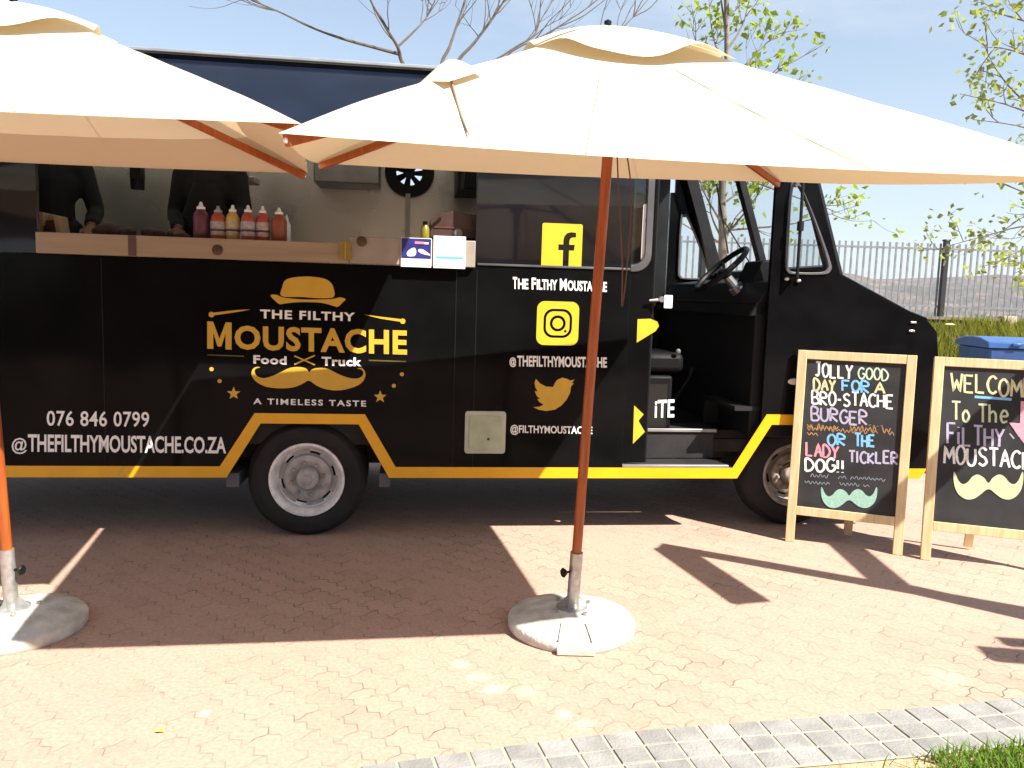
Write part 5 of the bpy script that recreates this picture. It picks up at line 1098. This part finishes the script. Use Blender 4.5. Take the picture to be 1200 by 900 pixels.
# young leafy tree behind the cab
def leafy(name, base, label, limbs, seed, leafm, rr, lp, trunk, twigs=6, tl=(.45,.9), size=.055, nmin=.25):
    b0 = Vector(base); root = empty(name, b0, label=label, cat='tree'); m = MB(); rnd = random.Random(seed); tips = []
    tk = [Vector(q) for q in trunk]; n = len(tk); m.tube([Vector(q) for q in curve_pts([tuple(q) for q in tk],4,False)], [rr*(1-.6*i/(4*(n-1))) for i in range(4*(n-1)+1)], 10)
    for pl, r in limbs:
        cp = [Vector(q) for q in curve_pts([tuple(q) for q in pl],4,False)]; n = len(cp); m.tube(cp, [max(r*(1-.85*i/(n-1)),.003) for i in range(n)], 6)
        for k in range(twigs):
            i = rnd.randint(int(n*nmin), n-2); t = (cp[i+1]-cp[i]).normalized(); a = Vector((rnd.uniform(-1,1),rnd.uniform(-1,1),rnd.uniform(-.8,.8)))
            grow(m, cp[i], t+a*.9, rnd.uniform(*tl), .006, 1, rnd, tips, .04, (2,3), .8, .2, 2)
        tips.append((cp[-1],Vector((0,0,1))))
    o = m.build('trunk', BARK, root, smooth=50, weld=False); o.matrix_parent_inverse = Matrix.Translation(-b0)
    m = MB(); leaves(m, tips, rnd, lp, size, .07); o = m.build('crown', leafm, root, smooth=0, weld=False); o.matrix_parent_inverse = Matrix.Translation(-b0)
Y = 9.8; tb = Vector((at(846,300,Y).x+.05, Y, 0))
tk = [tb, at(847,300,Y), at(846,230,Y), at(850,150,Y), at(852,60,Y), at(850,-60,Y)]
lim = []
for (a, b, c) in (((846,285),(800,262),(770,230)),((847,280),(880,240),(905,200)),((846,240),(875,215),(890,180)),((846,262),(825,225),(815,190)),((850,120),(880,70),(915,35)),((850,110),(820,60),(808,20)),((851,60),(870,30),(880,-10)),((851,80),(835,40),(830,-20)),((850,100),(900,90),(922,75)),((847,270),(930,262),(1008,240)),((848,200),(930,230),(985,250)),((851,40),(845,0),(840,-40)),((848,190),(870,150),(900,120)),((847,290),(862,255),(880,240)),((846,280),(833,250),(832,215))):
    k = random.Random(a[0]+b[1]).uniform(-.5,.5); lim.append(([at(*a,Y), at(*b,Y+k*.5), at(*c,Y+k)], .016))
leafy('young_tree', tb, 'slim young tree in fresh green leaf seen through the cab windows', lim, 5, LEAF1, .060, (2,3), tk, 4, (.25,.5), .085)
# tree at the right, its trunk out of view
Y = 7.4; tb = Vector((6.1, Y, 0)); A_ = lambda x,y,k=0: at(x,y,Y+k)
tk = [tb, (6.05,Y,1.3), (6.0,Y,2.4), (5.95,Y+.1,3.6), (5.9,Y,5.2)]
lim = []
for pl in ([(1360,240),(1270,170),(1200,118),(1168,82),(1150,45)],[(1350,140),(1260,90),(1190,60),(1150,55)],[(1340,80),(1250,40),(1185,20),(1150,10)],[(1360,250),(1280,190),(1210,152),(1140,140)],[(1360,260),(1280,180),(1200,130),(1125,110)],[(1370,300),(1290,250),(1215,230),(1175,215),(1150,205)],[(1370,330),(1290,280),(1210,265),(1160,275),(1105,290)],[(1370,340),(1300,300),(1220,290),(1180,300)],[(1370,310),(1290,235),(1220,200),(1190,215)],[(1350,130),(1260,70),(1215,20),(1195,-20)],[(1365,330),(1285,300),(1215,310),(1190,320)],[(1365,280),(1280,230),(1230,240),(1185,262)]):
    k = random.Random(pl[2][1]).uniform(-.7,.7); lim.append(([A_(*q, k*i/4) for i,q in enumerate(pl)], .016))
leafy('birch_tree', tb, 'tree with small pale green leaves hanging in front of the bar fence', lim, 9, LEAF2, .09, (2,5), tk, 4, (.20,.42), .065, .45)

# ------------------------------------------------------------------ unseen frame added at the right to cast beam shadows on the paving
def lift(px, py, h): g = ground(px, py); return g + Vector((SUNV.x/SUNV.z, SUNV.y/SUNV.z, 1))*h
hh = 2.4; root_p = lift(1065, 690, hh)
root = empty('shadow_frame', (root_p.x, root_p.y, 0), label='unseen timber frame added to cast beam shadows on the sunny paving', cat='timber frame')
tim = wood('grey_timber', (.22,.15,.09), (.15,.10,.06), 0, .7)
o0 = Vector((root_p.x,root_p.y,0)); R_ = lambda *q: lift(*q)-o0
m_ = MB(); m_.bar((0,0,0),(0,0,hh),.12,.12,up=(1,0,0)); m_.build('post', tim, root, bevel=.005)
m_ = MB(); m_.bar(R_(775,640,hh), R_(1300,733,hh), .13, .04); m_.build('beam', tim, root, bevel=.005)
m_ = MB(); m_.bar(R_(785,642,hh+.06)+Vector((0,0,0)), R_(880,706,hh+.06), .22, .04); m_.build('beam', tim, root, bevel=.005)
m_ = MB(); m_.bar(R_(950,604,hh+.06), R_(1050,690,hh+.06), .20, .04); m_.build('beam', tim, root, bevel=.005)
m_ = MB(); m_.bar(R_(1155,766,hh), R_(1330,780,hh), .16, .04); m_.bar(R_(1175,752,hh+.05), R_(1330,762,hh+.05), .10, .04); m_.build('beam', tim, root, bevel=.005)

# ------------------------------------------------------------------ air between here and the hills
m_ = MB(); m_.box((-1520,-320,-75),(2520,2620,150))
hz_ = D.materials.new('haze'); hz_.use_nodes = True; t = hz_.node_tree; t.nodes.clear(); o = N(t,'ShaderNodeOutputMaterial'); pv_ = N(t,'ShaderNodeVolumePrincipled')
pv_.inputs['Color'].default_value = (.86,.90,.97,1); pv_.inputs['Density'].default_value = .00013; pv_.inputs['Anisotropy'].default_value = .2
t.links.new(pv_.outputs[0], o.inputs['Volume'])
tag(m_.build('haze', hz_, smooth=0), 'thin pale haze lying over the far hills', 'haze', kind='stuff')

# small yellow things the photograph shows
lf = ground(187, 859); m_ = MB(); m_.add([(-.018,0,.004),(0,-.010,.010),(.020,.001,.005),(.002,.011,.012)], [(0,1,2),(0,2,3)])
o = m_.build('fallen_leaf', mat('yellow_leaf', (.60,.42,.05), .7), smooth=0); o.location = (lf.x, lf.y, .001); tag(o, 'tiny yellow fallen leaf lying on the sunny paving', 'leaf')
